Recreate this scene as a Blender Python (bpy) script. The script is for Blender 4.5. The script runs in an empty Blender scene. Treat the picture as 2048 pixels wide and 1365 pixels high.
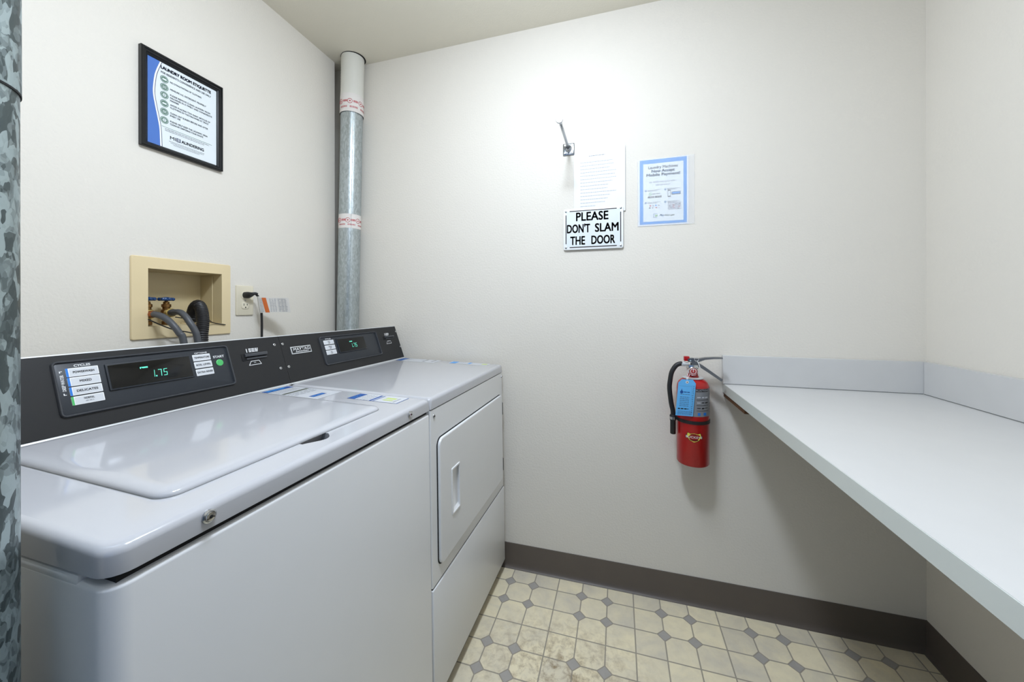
import bpy, bmesh, math, random
from mathutils import Vector, Matrix
random.seed(7)
PI = math.pi
S = bpy.context.scene
COL = S.collection

# ------------------------------------------------------------------ camera, light, exposure
cam_d = bpy.data.cameras.new('camera'); cam = bpy.data.objects.new('camera', cam_d); COL.objects.link(cam)
cam_d.sensor_width = 36.0; cam_d.sensor_fit = 'HORIZONTAL'
cam_d.lens = 36.0 * 731.51 / 2048
cam_d.shift_y = -(682.5 - 613.56) / 2048
cam_d.clip_start = 0.02
YAW, ROLL = math.radians(16.2333), math.radians(0.0721)
cam.matrix_world = (Matrix.Translation((1.39379, -1.60481, 1.18878)) @ Matrix.Rotation(YAW, 4, 'Z')
                    @ Matrix.Rotation(PI/2, 4, 'X') @ Matrix.Rotation(-ROLL, 4, 'Z'))
S.camera = cam

W = bpy.data.worlds.new('world'); S.world = W; W.use_nodes = True
bg = W.node_tree.nodes['Background']; bg.inputs[0].default_value = (0.40, 0.66, 1.0, 1); bg.inputs[1].default_value = 0.10

def area(name, loc, rot, sx, sy, power, col, shape='RECTANGLE'):
    l = bpy.data.lights.new(name, 'AREA'); l.shape = shape; l.size = sx; l.size_y = sy; l.energy = power; l.color = col
    o = bpy.data.objects.new(name, l); o.location = loc; o.rotation_euler = rot; COL.objects.link(o); return o
pl_ = bpy.data.lights.new('ceiling_globe_light', 'POINT'); pl_.shadow_soft_size = 0.11; pl_.energy = 19.5; pl_.color = (0.745, 0.845, 1.0)
po_ = bpy.data.objects.new('ceiling_globe_light', pl_); po_.location = (1.17, -0.87, 2.27); COL.objects.link(po_)
area('added_fill_light', (1.17, -1.20, 2.43), (0, 0, 0), 0.24, 0.24, 19, (0.745, 0.845, 1.0), 'DISK')  # added fill lamp, no fixture there; evens out walls and floor
area('hall_daylight', (1.3, -3.3, 1.4), (PI/2, 0, 0), 1.6, 1.8, 4.0, (0.14, 0.42, 1.0))

S.view_settings.view_transform = 'Standard'; S.view_settings.look = 'None'
S.view_settings.exposure = 0.09; S.view_settings.gamma = 1.0; S.view_settings.use_curve_mapping = False

# ------------------------------------------------------------------ materials
def lin(c):
    out = []
    for v in c:
        v = v / 255.0
        out.append(v / 12.92 if v <= 0.04045 else ((v + 0.055) / 1.055) ** 2.4)
    return (out[0], out[1], out[2], 1.0)

class NT:
    def __init__(s, m): s.nt = m.node_tree; s.b = s.nt.nodes['Principled BSDF']
    def n(s, t, **k):
        nd = s.nt.nodes.new(t)
        for a, v in k.items(): setattr(nd, a, v)
        return nd
    def l(s, a, b): s.nt.links.new(a, b)
    def m(s, op, a, b=None, c=None):
        nd = s.n('ShaderNodeMath', operation=op)
        for i, v in enumerate((a, b, c)):
            if v is None: continue
            if isinstance(v, (int, float)): nd.inputs[i].default_value = v
            else: s.l(v, nd.inputs[i])
        return nd.outputs[0]
    def mix(s, f, a, b):
        nd = s.n('ShaderNodeMix', data_type='RGBA')
        for i, v in ((0, f), (6, a), (7, b)):
            if isinstance(v, (int, float, tuple)): nd.inputs[i].default_value = v
            else: s.l(v, nd.inputs[i])
        return nd.outputs[2]
    def noise(s, vec, scale, detail=3, rough=0.5, dist=0.0):
        nd = s.n('ShaderNodeTexNoise'); nd.inputs['Scale'].default_value = scale; nd.inputs['Detail'].default_value = detail
        nd.inputs['Roughness'].default_value = rough; nd.inputs['Distortion'].default_value = dist
        if vec is not None: s.l(vec, nd.inputs['Vector'])
        return nd
    def ramp(s, fac, p0, p1):
        nd = s.n('ShaderNodeMapRange'); nd.inputs[1].default_value = p0; nd.inputs[2].default_value = p1
        s.l(fac, nd.inputs[0]); return nd.outputs[0]
    def pos(s): return s.n('ShaderNodeNewGeometry').outputs['Position']
    def bump(s, h, strength, dist):
        nd = s.n('ShaderNodeBump'); nd.inputs['Strength'].default_value = strength; nd.inputs['Distance'].default_value = dist
        s.l(h, nd.inputs['Height']); s.l(nd.outputs[0], s.b.inputs['Normal'])

MATS = {}
def mat(name, col, rough=0.5, metal=0.0, spec=0.5, coat=0.0, emit=None, estr=0.0, vary=0.03, bump=None, alpha=None, trans=0.0):
    m = bpy.data.materials.new(name); m.use_nodes = True; t = NT(m); b = t.b
    c = lin(col)
    b.inputs['Roughness'].default_value = rough; b.inputs['Metallic'].default_value = metal
    b.inputs['Specular IOR Level'].default_value = spec; b.inputs['Coat Weight'].default_value = coat
    b.inputs['Coat Roughness'].default_value = 0.05
    tc = t.n('ShaderNodeTexCoord').outputs['Object']
    nz = t.noise(tc, 14.0, 2)
    d = tuple(max(0, x * (1 - vary)) for x in c[:3]) + (1,)
    u = tuple(min(1, x * (1 + vary)) for x in c[:3]) + (1,)
    t.l(t.mix(nz.outputs[0], d, u), b.inputs['Base Color'])
    if bump: t.bump(t.noise(tc, bump[0], 3).outputs[0], bump[1], bump[2])
    if emit: b.inputs['Emission Color'].default_value = lin(emit); b.inputs['Emission Strength'].default_value = estr
    if alpha is not None: b.inputs['Alpha'].default_value = alpha
    b.inputs['Transmission Weight'].default_value = trans
    MATS[name] = m; return m

def wall_mat(name, col, bump_s=0.35):
    m = bpy.data.materials.new(name); m.use_nodes = True; t = NT(m)
    p = t.pos(); c = lin(col)
    n1 = t.noise(p, 2.0, 3); d = tuple(x * 0.965 for x in c[:3]) + (1,)
    t.l(t.mix(n1.outputs[0], d, c), t.b.inputs['Base Color'])
    t.b.inputs['Roughness'].default_value = 0.55; t.b.inputs['Specular IOR Level'].default_value = 0.25
    n2 = t.noise(p, 130.0, 3, 0.55)
    t.bump(n2.outputs[0], bump_s, 0.003)
    MATS[name] = m
wall_mat('wall_paint', (227, 221, 210))
wall_mat('ceiling_paint', (228, 222, 206), 0.2)

def floor_mat():
    m = bpy.data.materials.new('vinyl_floor'); m.use_nodes = True; t = NT(m); p = t.pos()
    sx = t.n('ShaderNodeSeparateXYZ'); t.l(p, sx.inputs[0])
    u = t.m('DIVIDE', t.m('SUBTRACT', sx.outputs[0], 0.944), 0.1012)
    v = t.m('DIVIDE', t.m('ADD', sx.outputs[1], 0.0855), 0.0990)
    iu, iv = t.m('ROUND', u), t.m('ROUND', v)
    du, dv = t.m('ABSOLUTE', t.m('SUBTRACT', u, iu)), t.m('ABSOLUTE', t.m('SUBTRACT', v, iv))
    # nearest crossing carries a diamond when both indices sit on the paired rows
    mu = t.m('LESS_THAN', t.m('FLOORED_MODULO', iu, 3.0), 1.5)
    mv = t.m('LESS_THAN', t.m('FLOORED_MODULO', t.m('ADD', iv, 1.0), 3.0), 1.5)
    on = t.m('MULTIPLY', mu, mv)
    s = t.m('ADD', du, dv)
    dia = t.m('MULTIPLY', on, t.m('LESS_THAN', s, 0.235))
    ring = t.m('MULTIPLY', on, t.m('MULTIPLY', t.m('LESS_THAN', s, 0.265), t.m('GREATER_THAN', s, 0.215)))
    line = t.m('LESS_THAN', t.m('MINIMUM', du, dv), 0.022)
    line = t.m('MULTIPLY', line, t.m('SUBTRACT', 1.0, dia))
    line = t.m('MAXIMUM', line, ring)
    # per tile tint
    cmb = t.n('ShaderNodeCombineXYZ'); t.l(t.m('FLOOR', u), cmb.inputs[0]); t.l(t.m('FLOOR', v), cmb.inputs[1])
    wn = t.n('ShaderNodeTexWhiteNoise', noise_dimensions='2D'); t.l(cmb.outputs[0], wn.inputs[0])
    ofs = t.n('ShaderNodeVectorMath', operation='MULTIPLY_ADD'); t.l(wn.outputs['Color'], ofs.inputs[0]); ofs.inputs[1].default_value = (3, 3, 3); t.l(p, ofs.inputs[2])
    cloud = t.noise(ofs.outputs[0], 9.0, 4, 0.6, 0.6)
    cl = t.ramp(t.m('ADD', t.m('MULTIPLY', wn.outputs['Value'], 0.28), cloud.outputs[0]), 0.45, 0.95)
    tile = t.mix(cl, lin((247, 234, 200)), lin((216, 207, 188)))
    # brown scuffs in the worn part of the floor
    dx = t.m('SUBTRACT', sx.outputs[0], 1.20); dy = t.m('ADD', sx.outputs[1], 0.42)
    rr = t.m('SQRT', t.m('ADD', t.m('MULTIPLY', dx, dx), t.m('MULTIPLY', t.m('MULTIPLY', dy, dy), 2.0)))
    near = t.ramp(rr, 0.36, 0.04)
    st = t.noise(p, 34.0, 5, 0.7, 0.4)
    stain = t.m('MULTIPLY', t.m('ADD', near, 0.10), t.ramp(st.outputs[0], 0.44, 0.72))
    tile = t.mix(t.m('MULTIPLY', stain, 0.8), tile, lin((138, 110, 70)))
    c1 = t.mix(dia, tile, t.mix(cloud.outputs[0], lin((162, 156, 150)), lin((182, 176, 168))))
    c2 = t.mix(t.m('MULTIPLY', line, 0.85), c1, lin((150, 141, 127)))
    t.l(c2, t.b.inputs['Base Color']); t.b.inputs['Roughness'].default_value = 0.42
    t.bump(t.m('SUBTRACT', t.m('MULTIPLY', t.noise(p, 160.0, 2).outputs[0], 0.3), line), 0.3, 0.001)
    MATS['vinyl_floor'] = m
floor_mat()

def galv_mat(name, scale, lo, hi, rough, stretch=1.0):
    m = bpy.data.materials.new(name); m.use_nodes = True; t = NT(m)
    tc = t.n('ShaderNodeTexCoord').outputs['Object']
    mp = t.n('ShaderNodeMapping'); mp.inputs['Scale'].default_value = (1, 1, stretch); t.l(tc, mp.inputs[0])
    ns = t.noise(mp.outputs[0], scale * 0.6, 2)
    ad = t.n('ShaderNodeVectorMath', operation='MULTIPLY_ADD'); t.l(ns.outputs['Color'], ad.inputs[0])
    ad.inputs[1].default_value = (1.6 / scale,) * 3; t.l(mp.outputs[0], ad.inputs[2])
    vo = t.n('ShaderNodeTexVoronoi'); vo.inputs['Scale'].default_value = scale; t.l(ad.outputs[0], vo.inputs['Vector'])
    vo2 = t.n('ShaderNodeTexVoronoi'); vo2.inputs['Scale'].default_value = scale * 2.3; t.l(ad.outputs[0], vo2.inputs['Vector'])
    s1 = t.n('ShaderNodeSeparateColor'); t.l(vo.outputs['Color'], s1.inputs[0])
    s2 = t.n('ShaderNodeSeparateColor'); t.l(vo2.outputs['Color'], s2.inputs[0])
    f = t.ramp(t.m('ADD', t.m('MULTIPLY', s1.outputs[0], 0.7), t.m('MULTIPLY', s2.outputs[1], 0.3)), 0.3, 0.72)
    t.l(t.mix(f, lin(lo), lin(hi)), t.b.inputs['Base Color'])
    t.b.inputs['Metallic'].default_value = 0.75
    t.l(t.m('ADD', t.m('MULTIPLY', s2.outputs[0], 0.15), rough), t.b.inputs['Roughness'])
    MATS[name] = m
galv_mat('spangled_zinc', 95.0, (84, 94, 95), (168, 182, 184), 0.34, 0.6)
galv_mat('fine_zinc', 190.0, (168, 176, 177), (190, 198, 200), 0.30, 0.35)

mat('enamel', (186, 186, 189), 0.12, coat=0.35, vary=0.01)
mat('cabinet_white', (228, 228, 228), 0.32, vary=0.01, bump=(900, 0.04, 0.0005))
mat('gap_black', (10, 10, 10), 0.8)
mat('plinth_brown', (70, 60, 42), 0.7)
mat('panel_black', (34, 34, 35), 0.45, spec=0.35, bump=(1200, 0.05, 0.0005))
mat('bezel_dark', (40, 44, 50), 0.36, spec=0.4)
mat('bezel_rim', (62, 64, 68), 0.22)
mat('glass_black', (14, 14, 13), 0.10, spec=0.35)
mat('button_face', (206, 208, 211), 0.4)
mat('print_white', (240, 240, 240), 0.5)
mat('print_black', (24, 24, 26), 0.6)
mat('print_grey', (150, 152, 156), 0.6)
mat('print_pale', (184, 187, 194), 0.7)
mat('ink_blue', (32, 118, 205), 0.5)
mat('ink_green', (74, 178, 98), 0.5)
mat('start_green', (96, 206, 118), 0.35)
mat('led_cyan', (10, 60, 50), 0.4, emit=(110, 255, 222), estr=1.1)
mat('steel', (196, 198, 200), 0.22, metal=1.0)
mat('steel_edge', (206, 208, 208), 0.35, metal=0.3)
mat('chrome', (225, 227, 230), 0.08, metal=1.0)
mat('slot_dark', (30, 31, 34), 0.5)
mat('sticker_white', (200, 202, 206), 0.35)
mat('sticker_blue', (34, 78, 150), 0.4)
mat('sticker_green', (190, 205, 120), 0.4)
mat('sticker_olive', (92, 96, 86), 0.5)
mat('frame_black', (22, 23, 25), 0.3, spec=0.35)
mat('poster_white', (226, 232, 234), 0.35)
mat('poster_blue', (74, 116, 190), 0.35)
mat('poster_navy', (52, 58, 88), 0.5)
mat('icon_green', (92, 124, 108), 0.5)
mat('sheet_white', (228, 229, 231), 0.45)
mat('rod_steel', (158, 162, 168), 0.14, metal=1.0)
mat('cast_grey', (122, 124, 128), 0.28, metal=0.9)
mat('pay_blue', (62, 150, 222), 0.4)
mat('pay_ink', (84, 128, 168), 0.5)
mat('pay_green', (150, 190, 130), 0.5)
mat('ink_red', (196, 60, 70), 0.5)
mat('sleeve', (245, 247, 250), 0.12, alpha=0.28)
mat('sign_face', (222, 228, 228), 0.3)
mat('sign_edge', (236, 238, 238), 0.3)
mat('sign_ink', (44, 30, 32), 0.5)
mat('pvc_white', (218, 216, 206), 0.35)
mat('tape_clear', (228, 222, 216), 0.25)
mat('tape_red', (188, 66, 74), 0.4)
mat('box_cream', (226, 206, 164), 0.4)
mat('box_inner', (208, 190, 148), 0.45)
mat('brass', (142, 106, 62), 0.32, metal=0.85, vary=0.2)
mat('brass_bright', (214, 190, 120), 0.25, metal=0.8)
mat('copper_worn', (160, 96, 60), 0.4, metal=0.7, vary=0.2)
mat('valve_blue', (14, 58, 108), 0.25)
mat('hose_grey', (74, 76, 80), 0.45)
mat('hose_black', (30, 29, 31), 0.45)
mat('cord_black', (26, 26, 28), 0.5)
mat('plate_cream', (222, 213, 190), 0.35)
mat('tag_paper', (214, 210, 204), 0.6)
mat('tag_orange', (206, 104, 44), 0.5)
mat('ext_red', (168, 8, 11), 0.3, coat=0.12)
mat('ext_label', (128, 130, 134), 0.4)
mat('ext_yellow', (224, 212, 84), 0.4)
mat('tag_blue', (100, 182, 240), 0.5)
mat('gauge_face', (176, 70, 66), 0.3)
mat('rubber', (26, 26, 27), 0.5)
mat('laminate', (206, 205, 203), 0.3)
mat('laminate_edge', (204, 208, 202), 0.38)
mat('seam_grey', (110, 112, 110), 0.6)
mat('wood_raw', (92, 60, 30), 0.7, vary=0.2)
mat('baseboard', (94, 85, 77), 0.45, vary=0.06)
mat('hole_dark', (14, 13, 12), 0.9)
mat('door_paint', (206, 208, 206), 0.4)

# ------------------------------------------------------------------ mesh builder
class Fr:                       # a local frame: origin + (u, v, w) axes
    def __init__(s, o, u, v):
        s.o = Vector(o); s.u = Vector(u).normalized(); s.v = Vector(v).normalized(); s.w = s.u.cross(s.v)
    def __call__(s, a, b, c=0.0): return s.o + s.u * a + s.v * b + s.w * c
LW = Fr((0, 0, 0), (0, 1, 0), (0, 0, 1))        # left wall: (y, z), out into the room
BW = Fr((0, 0, 0), (1, 0, 0), (0, 0, 1))        # back wall: (x, z), out into the room

TXT = {}
def text_mesh(s, bold, ital=False):
    k = (s, bold, ital)
    if k not in TXT:
        cu = bpy.data.curves.new('writing', 'FONT'); cu.body = s; cu.size = 1; cu.resolution_u = 3; cu.shear = 0.25 if ital else 0
        o = bpy.data.objects.new('writing', cu); COL.objects.link(o)
        dg = bpy.context.evaluated_depsgraph_get(); me = bpy.data.meshes.new_from_object(o.evaluated_get(dg))
        vs = [(v.co.x, v.co.y) for v in me.vertices]; fs = [tuple(p.vertices) for p in me.polygons]
        bpy.data.meshes.remove(me); bpy.data.objects.remove(o); bpy.data.curves.remove(cu)
        x0 = min(v[0] for v in vs); x1 = max(v[0] for v in vs); y0 = min(v[1] for v in vs); y1 = max(v[1] for v in vs)
        TXT[k] = ([((a - x0) / (x1 - x0), (b - y0) / (y1 - y0)) for a, b in vs], fs)
    return TXT[k]

class MB:
    def __init__(s): s.v = []; s.f = []; s.mi = []; s.mats = []
    def _m(s, m):
        if m not in s.mats: s.mats.append(m)
        return s.mats.index(m)
    def add(s, vs, fs, m):
        k = len(s.v); s.v += [Vector(x) for x in vs]; i = s._m(m)
        for f in fs: s.f.append([k + j for j in f]); s.mi.append(i)
    def poly(s, pts, m): s.add(pts, [list(range(len(pts)))], m)
    def bm(s, b, m, xf=None):
        b.verts.ensure_lookup_table(); b.verts.index_update()
        vs = [xf @ v.co if xf else v.co.copy() for v in b.verts]
        s.add(vs, [[v.index for v in f.verts] for f in b.faces], m); b.free()
    def box(s, lo, hi, m, r=0.0, seg=2, fr=None):
        lo = Vector(lo); hi = Vector(hi)
        b = bmesh.new(); bmesh.ops.create_cube(b, size=1.0)
        for v in b.verts: v.co = Vector([(lo[i] + hi[i]) / 2 + v.co[i] * (hi[i] - lo[i]) for i in range(3)])
        if r: bmesh.ops.bevel(b, geom=b.edges[:], offset=r, segments=seg, profile=0.5, affect='EDGES')
        if fr:
            for v in b.verts: v.co = fr(*v.co)
        bmesh.ops.recalc_face_normals(b, faces=b.faces[:]); s.bm(b, m)
    def loft(s, rings, m, cap0=False, cap1=False, closed=True):
        n = len(rings[0]); vs = [p for r in rings for p in r]; fs = []
        for i in range(len(rings) - 1):
            for j in range(n if closed else n - 1):
                k = (j + 1) % n
                fs.append([i * n + j, i * n + k, (i + 1) * n + k, (i + 1) * n + j])
        if cap0: fs.append(list(range(n))[::-1])
        if cap1: fs.append([(len(rings) - 1) * n + j for j in range(n)])
        s.add(vs, fs, m)
    def capholes(s, loops, m):
        b = bmesh.new(); es = []
        for lp in loops:
            vv = [b.verts.new(p) for p in lp]
            for i in range(len(vv)): es.append(b.edges.new((vv[i], vv[(i + 1) % len(vv)])))
        bmesh.ops.triangle_fill(b, use_beauty=True, use_dissolve=False, edges=es); s.bm(b, m)
    def tube(s, path, r, m, n=12, caps=True, closed=False, rf=None):
        P = [Vector(p) for p in path]; rings = []; N = None
        for i, p in enumerate(P):
            if closed: t = P[(i + 1) % len(P)] - P[i - 1]
            else: t = P[min(i + 1, len(P) - 1)] - P[max(i - 1, 0)]
            t.normalize()
            if N is None:
                a = Vector((0, 0, 1)) if abs(t.z) < 0.9 else Vector((1, 0, 0)); N = (a - t * a.dot(t)).normalized()
            else: N = (N - t * N.dot(t)).normalized()
            B = t.cross(N); rr = r * (rf(i) if rf else 1)
            rings.append([p + (N * math.cos(2 * PI * j / n) + B * math.sin(2 * PI * j / n)) * rr for j in range(n)])
        if closed: rings.append(rings[0])
        s.loft(rings, m, caps and not closed, caps and not closed)
    def lathe(s, prof, fr, m, n=24, cap0=True, cap1=True):      # prof: (radius, height along fr.w)
        s.loft([[fr(r * math.cos(2 * PI * j / n), r * math.sin(2 * PI * j / n), h) for j in range(n)] for r, h in prof], m, cap0, cap1)
    def ball(s, c, r, m, n=12):
        s.lathe([(max(1e-4, r * math.sin(PI * i / 8)), -r * math.cos(PI * i / 8)) for i in range(9)], Fr(c, (1, 0, 0), (0, 1, 0)), m, n)
    def text(s, t, fr, u0, u1, v0, v1, m, w=0.0004, bold=0.012, ital=False, vert=False):
        vs, fs = text_mesh(t, 0, ital); h = (u1 - u0) if vert else (v1 - v0); q = bold * h * 1.6     # weight: the outline repeated a hair apart
        u0, u1, v0, v1 = u0 + q, u1 - q, v0 + q, v1 - q
        for du, dv in ((0, 0),) if not q else ((-q, -q), (q, -q), (-q, q), (q, q)):
            if vert: s.add([fr(u1 - b * (u1 - u0) + du, v0 + a * (v1 - v0) + dv, w) for a, b in vs], fs, m)
            else: s.add([fr(u0 + a * (u1 - u0) + du, v0 + b * (v1 - v0) + dv, w) for a, b in vs], fs, m)
    def rect(s, fr, u0, u1, v0, v1, m, w=0.0004): s.poly([fr(u0, v0, w), fr(u1, v0, w), fr(u1, v1, w), fr(u0, v1, w)], m)
    def disc(s, fr, u, v, r, m, w=0.0004, n=24, ri=None):
        a = [fr(u + r * math.cos(2 * PI * j / n), v + r * math.sin(2 * PI * j / n), w) for j in range(n)]
        if ri: s.loft([a, [fr(u + ri * math.cos(2 * PI * j / n), v + ri * math.sin(2 * PI * j / n), w) for j in range(n)]], m)
        else: s.poly(a, m)
    def words(s, fr, u0, u1, v0, v1, m, w=0.0004):              # unreadably small print: a run of word-long strokes
        u = u0
        while u < u1 - 1e-5:
            L = (v1 - v0) * random.uniform(1.6, 4.5); e = min(u1, u + L)
            s.rect(fr, u, e, v0, v1, m, w); u = e + (v1 - v0) * 0.6
    def build(s, name, parent=None, org=(0, 0, 0), smooth=38, props=None):
        o3 = Vector(org); me = bpy.data.meshes.new(name)
        me.from_pydata([tuple(v - o3) for v in s.v], [], s.f)
        for m in s.mats: me.materials.append(MATS[m])
        me.polygons.foreach_set('material_index', s.mi)
        me.update(); me.shade_smooth(); me.set_sharp_from_angle(angle=math.radians(smooth))
        o = bpy.data.objects.new(name, me); COL.objects.link(o)
        if parent: o.parent = parent
        else: o.location = o3
        for k, v in (props or {}).items(): o[k] = v
        return o

def rr(u0, u1, v0, v1, r, n=6):                                  # rounded rectangle outline (2D)
    out = []
    for cx, cy, a in ((u1 - r, v1 - r, 0), (u0 + r, v1 - r, 90), (u0 + r, v0 + r, 180), (u1 - r, v0 + r, 270)):
        for i in range(n + 1):
            t = math.radians(a + 90 * i / n); out.append((cx + r * math.cos(t), cy + r * math.sin(t)))
    return out
def plate(mb, fr, u0, u1, v0, v1, r, w0, w1, bev, m, n=6, cap=True):   # rounded plate with a bevelled front edge
    R = []
    for d, w in ((0, w0), (0, w1 - bev), (bev * 0.3, w1 - bev * 0.3), (bev, w1)):
        R.append([fr(a, b, w) for a, b in rr(u0 + d, u1 - d, v0 + d, v1 - d, max(r - d, 1e-4), n)])
    mb.loft(R, m, True, cap); return R[-1]
def ring(mb, fr, u0, u1, v0, v1, r, t, h, w0, m, n=6):           # raised bead following a rounded rectangle
    prof = [(0, w0), (0.1 * t, w0 + 0.7 * h), (0.3 * t, w0 + h), (0.7 * t, w0 + h), (0.9 * t, w0 + 0.7 * h), (t, w0)]
    mb.loft([[fr(a, b, w) for a, b in rr(u0 + d, u1 - d, v0 + d, v1 - d, max(r - d, 1e-4), n)] for d, w in prof], m)
def smoothpath(P, k=6):                                          # Catmull-Rom
    P = [Vector(p) for p in P]; Q = [2 * P[0] - P[1]] + P + [2 * P[-1] - P[-2]]; out = []
    for i in range(1, len(Q) - 2):
        for j in range(k):
            t = j / k; a, b, c, d = Q[i - 1], Q[i], Q[i + 1], Q[i + 2]
            out.append(0.5 * ((2 * b) + (c - a) * t + (2 * a - 5 * b + 4 * c - d) * t * t + (3 * b - a - 3 * c + d) * t ** 3))
    return out + [P[-1]]

def thing(name, label, cat, loc=(0, 0, 0), rot=(0, 0, 0), group=None):
    o = bpy.data.objects.new(name, None); COL.objects.link(o); o.location = loc; o.rotation_euler = rot
    o.empty_display_size = 0.05
    o['label'] = label; o['category'] = cat
    if group: o['group'] = group
    return o
ST = {'kind': 'structure'}

# ------------------------------------------------------------------ the room
H, WX, YF = 2.44, 2.409, -1.75
mb = MB(); mb.box((-0.3, YF - 0.1, -0.1), (WX + 0.1, 0.1, 0), 'vinyl_floor'); mb.build('floor', props=ST)
mb = MB(); mb.box((-0.3, YF - 0.1, H), (WX + 0.1, 0.1, H + 0.1), 'ceiling_paint'); mb.build('ceiling', props=ST)
mb = MB(); mb.box((-0.3, 0, 0), (WX + 0.1, 0.1, H), 'wall_paint')
mb.tube([(1.315, 0.0008, 1.2215), (1.45, 0.0008, 1.2200), (1.60, 0.0009, 1.2160), (1.69, 0.001, 1.2150)], 0.0014, 'wall_paint', 6)   # taped drywall joint
mb.build('wall_back', props=ST)
mb = MB(); mb.box((WX, YF - 0.1, 0), (WX + 0.1, 0, H), 'wall_paint'); mb.build('wall_right', props=ST)
# left wall: stops short of the back wall, leaving a pipe chase in the corner; opening for the outlet box
BY0, BY1, BZ0, BZ1 = -0.8395, -0.6225, 1.1285, 1.308
mb = MB(); YE = -0.0607
outer = [LW(YF, 0), LW(YE, 0), LW(YE, H), LW(YF, H)]
hole = [LW(BY0 - .004, BZ0 - .004), LW(BY1 + .004, BZ0 - .004), LW(BY1 + .004, BZ1 + .004), LW(BY0 - .004, BZ1 + .004)]
mb.capholes([outer, hole], 'wall_paint')
mb.loft([hole, [p + Vector((-.12, 0, 0)) for p in hole]], 'wall_paint', cap1=True)
mb.poly([(0, YE, 0), (-.2, YE, 0), (-.2, YE, H), (0, YE, H)], 'wall_paint')
mb.poly([(-.2, YE, 0), (-.2, 0, 0), (-.2, 0, H), (-.2, YE, H)], 'wall_paint')
mb.box((-.3, YF, 0), (-.21, 0, H), 'wall_paint')
mb.build('wall_left', props=ST)
# wall behind the camera with an open doorway
DX0, DX1, DZ = 0.85, 2.05, 2.04
mb = MB()
mb.box((-.3, YF - .1, 0), (DX0, -1.49, H), 'wall_paint'); mb.box((DX1, YF - .1, 0), (WX, YF, H), 'wall_paint'); mb.box((DX0, YF - .1, DZ), (DX1, YF, H), 'wall_paint')  # left block brought forward, out of view, to darken the washer's side
mb.build('wall_front', props=ST)

def baseboard(name, fr, u0, u1):
    prof = [(0.0, 0.109), (0.003, 0.1085), (0.0038, 0.105), (0.0038, 0.022), (0.006, 0.012), (0.011, 0.0045), (0.016, 0.0015), (0.016, 0.0), (0.0, 0.0)]
    mb = MB(); mb.loft([[fr(u, z, d) for d, z in prof] for u in (u0, u1)], 'baseboard', True, True, closed=True)
    mb.build(name, props=ST)
baseboard('baseboard_back', BW, 0.16, WX - 0.0045)
baseboard('baseboard_right', Fr((WX, 0, 0), (0, -1, 0), (0, 0, 1)), 0.0, -YF)

# ------------------------------------------------------------------ machines (one frame, very slightly turned and tipped back)
TILT, MY = 0.01327, -0.01396
MROT = (0, -TILT, MY)
RM = Matrix.Rotation(MY, 3, 'Z') @ Matrix.Rotation(-TILT, 3, 'Y')
T0 = Vector((0.90088, -0.03, 0))
DW, WW = 0.6405, 0.6815                       # dryer and washer widths
def mroot(yo): return T0 + RM @ Vector((0, yo, 0))
def deck(x): return 0.927 - 0.033 * x
XC, ZC = -0.508, 0.9472
EU = Vector((-0.0529, 0, 0.1517)).normalized()
CON = Fr((XC, 0, ZC), (0, 1, 0), EU)           # console face: (y, up)
FRONT = Fr((0, 0, 0), (0, 1, 0), (0, 0, 1))    # front face: (y, z)
TOP = Fr((0, 0, 0.927), (0, 1, 0), (-1, 0, 0.033))   # deck: (y, -x)
CTOP = 0.1605

def console_body(y0, y1, root, org, e0=.002, e1=.002):
    prof = [(-0.5035, deck(-.5035) + .0005), (-0.5075, 0.9475), (-0.5612, 1.0998), (-0.5622, 1.1008), (-0.5645, 1.1010), (-0.640, 1.072), (-0.648, 1.06), (-0.648, 0.93), (-0.56, 0.935)]
    mb = MB(); mb.loft([[Vector((x, y, z)) for x, z in prof] for y in (y0, y1)], 'steel_edge', True, True)
    # black fascia sheet over the sloping face
    mb.box((y0 + e0, 0.001, -0.0002), (y1 - e1, CTOP - .0004, 0.0012), 'panel_black', fr=CON)
    return mb.build('console', root, org)

def seven(mb, ch, u0, u1, v0, v1, m, w):
    t = (u1 - u0) * 0.17; sk = 0.10
    def F(a, b, c=0): return CON(a + (b - v0) * sk, b, c)
    vm = (v0 + v1) / 2
    seg = {'a': (u0, u1, v1 - t, v1), 'g': (u0, u1, vm - t / 2, vm + t / 2), 'd': (u0, u1, v0, v0 + t), 'f': (u0, u0 + t, vm, v1), 'e': (u0, u0 + t, v0, vm), 'b': (u1 - t, u1, vm, v1), 'c': (u1 - t, u1, v0, vm)}
    for c in {'1': 'bc', '7': 'abc', '5': 'afgcd'}[ch]:
        a, b, p, q = seg[c]; mb.poly([F(a, p, w), F(b, p, w), F(b, q, w), F(a, q, w)], m)

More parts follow.
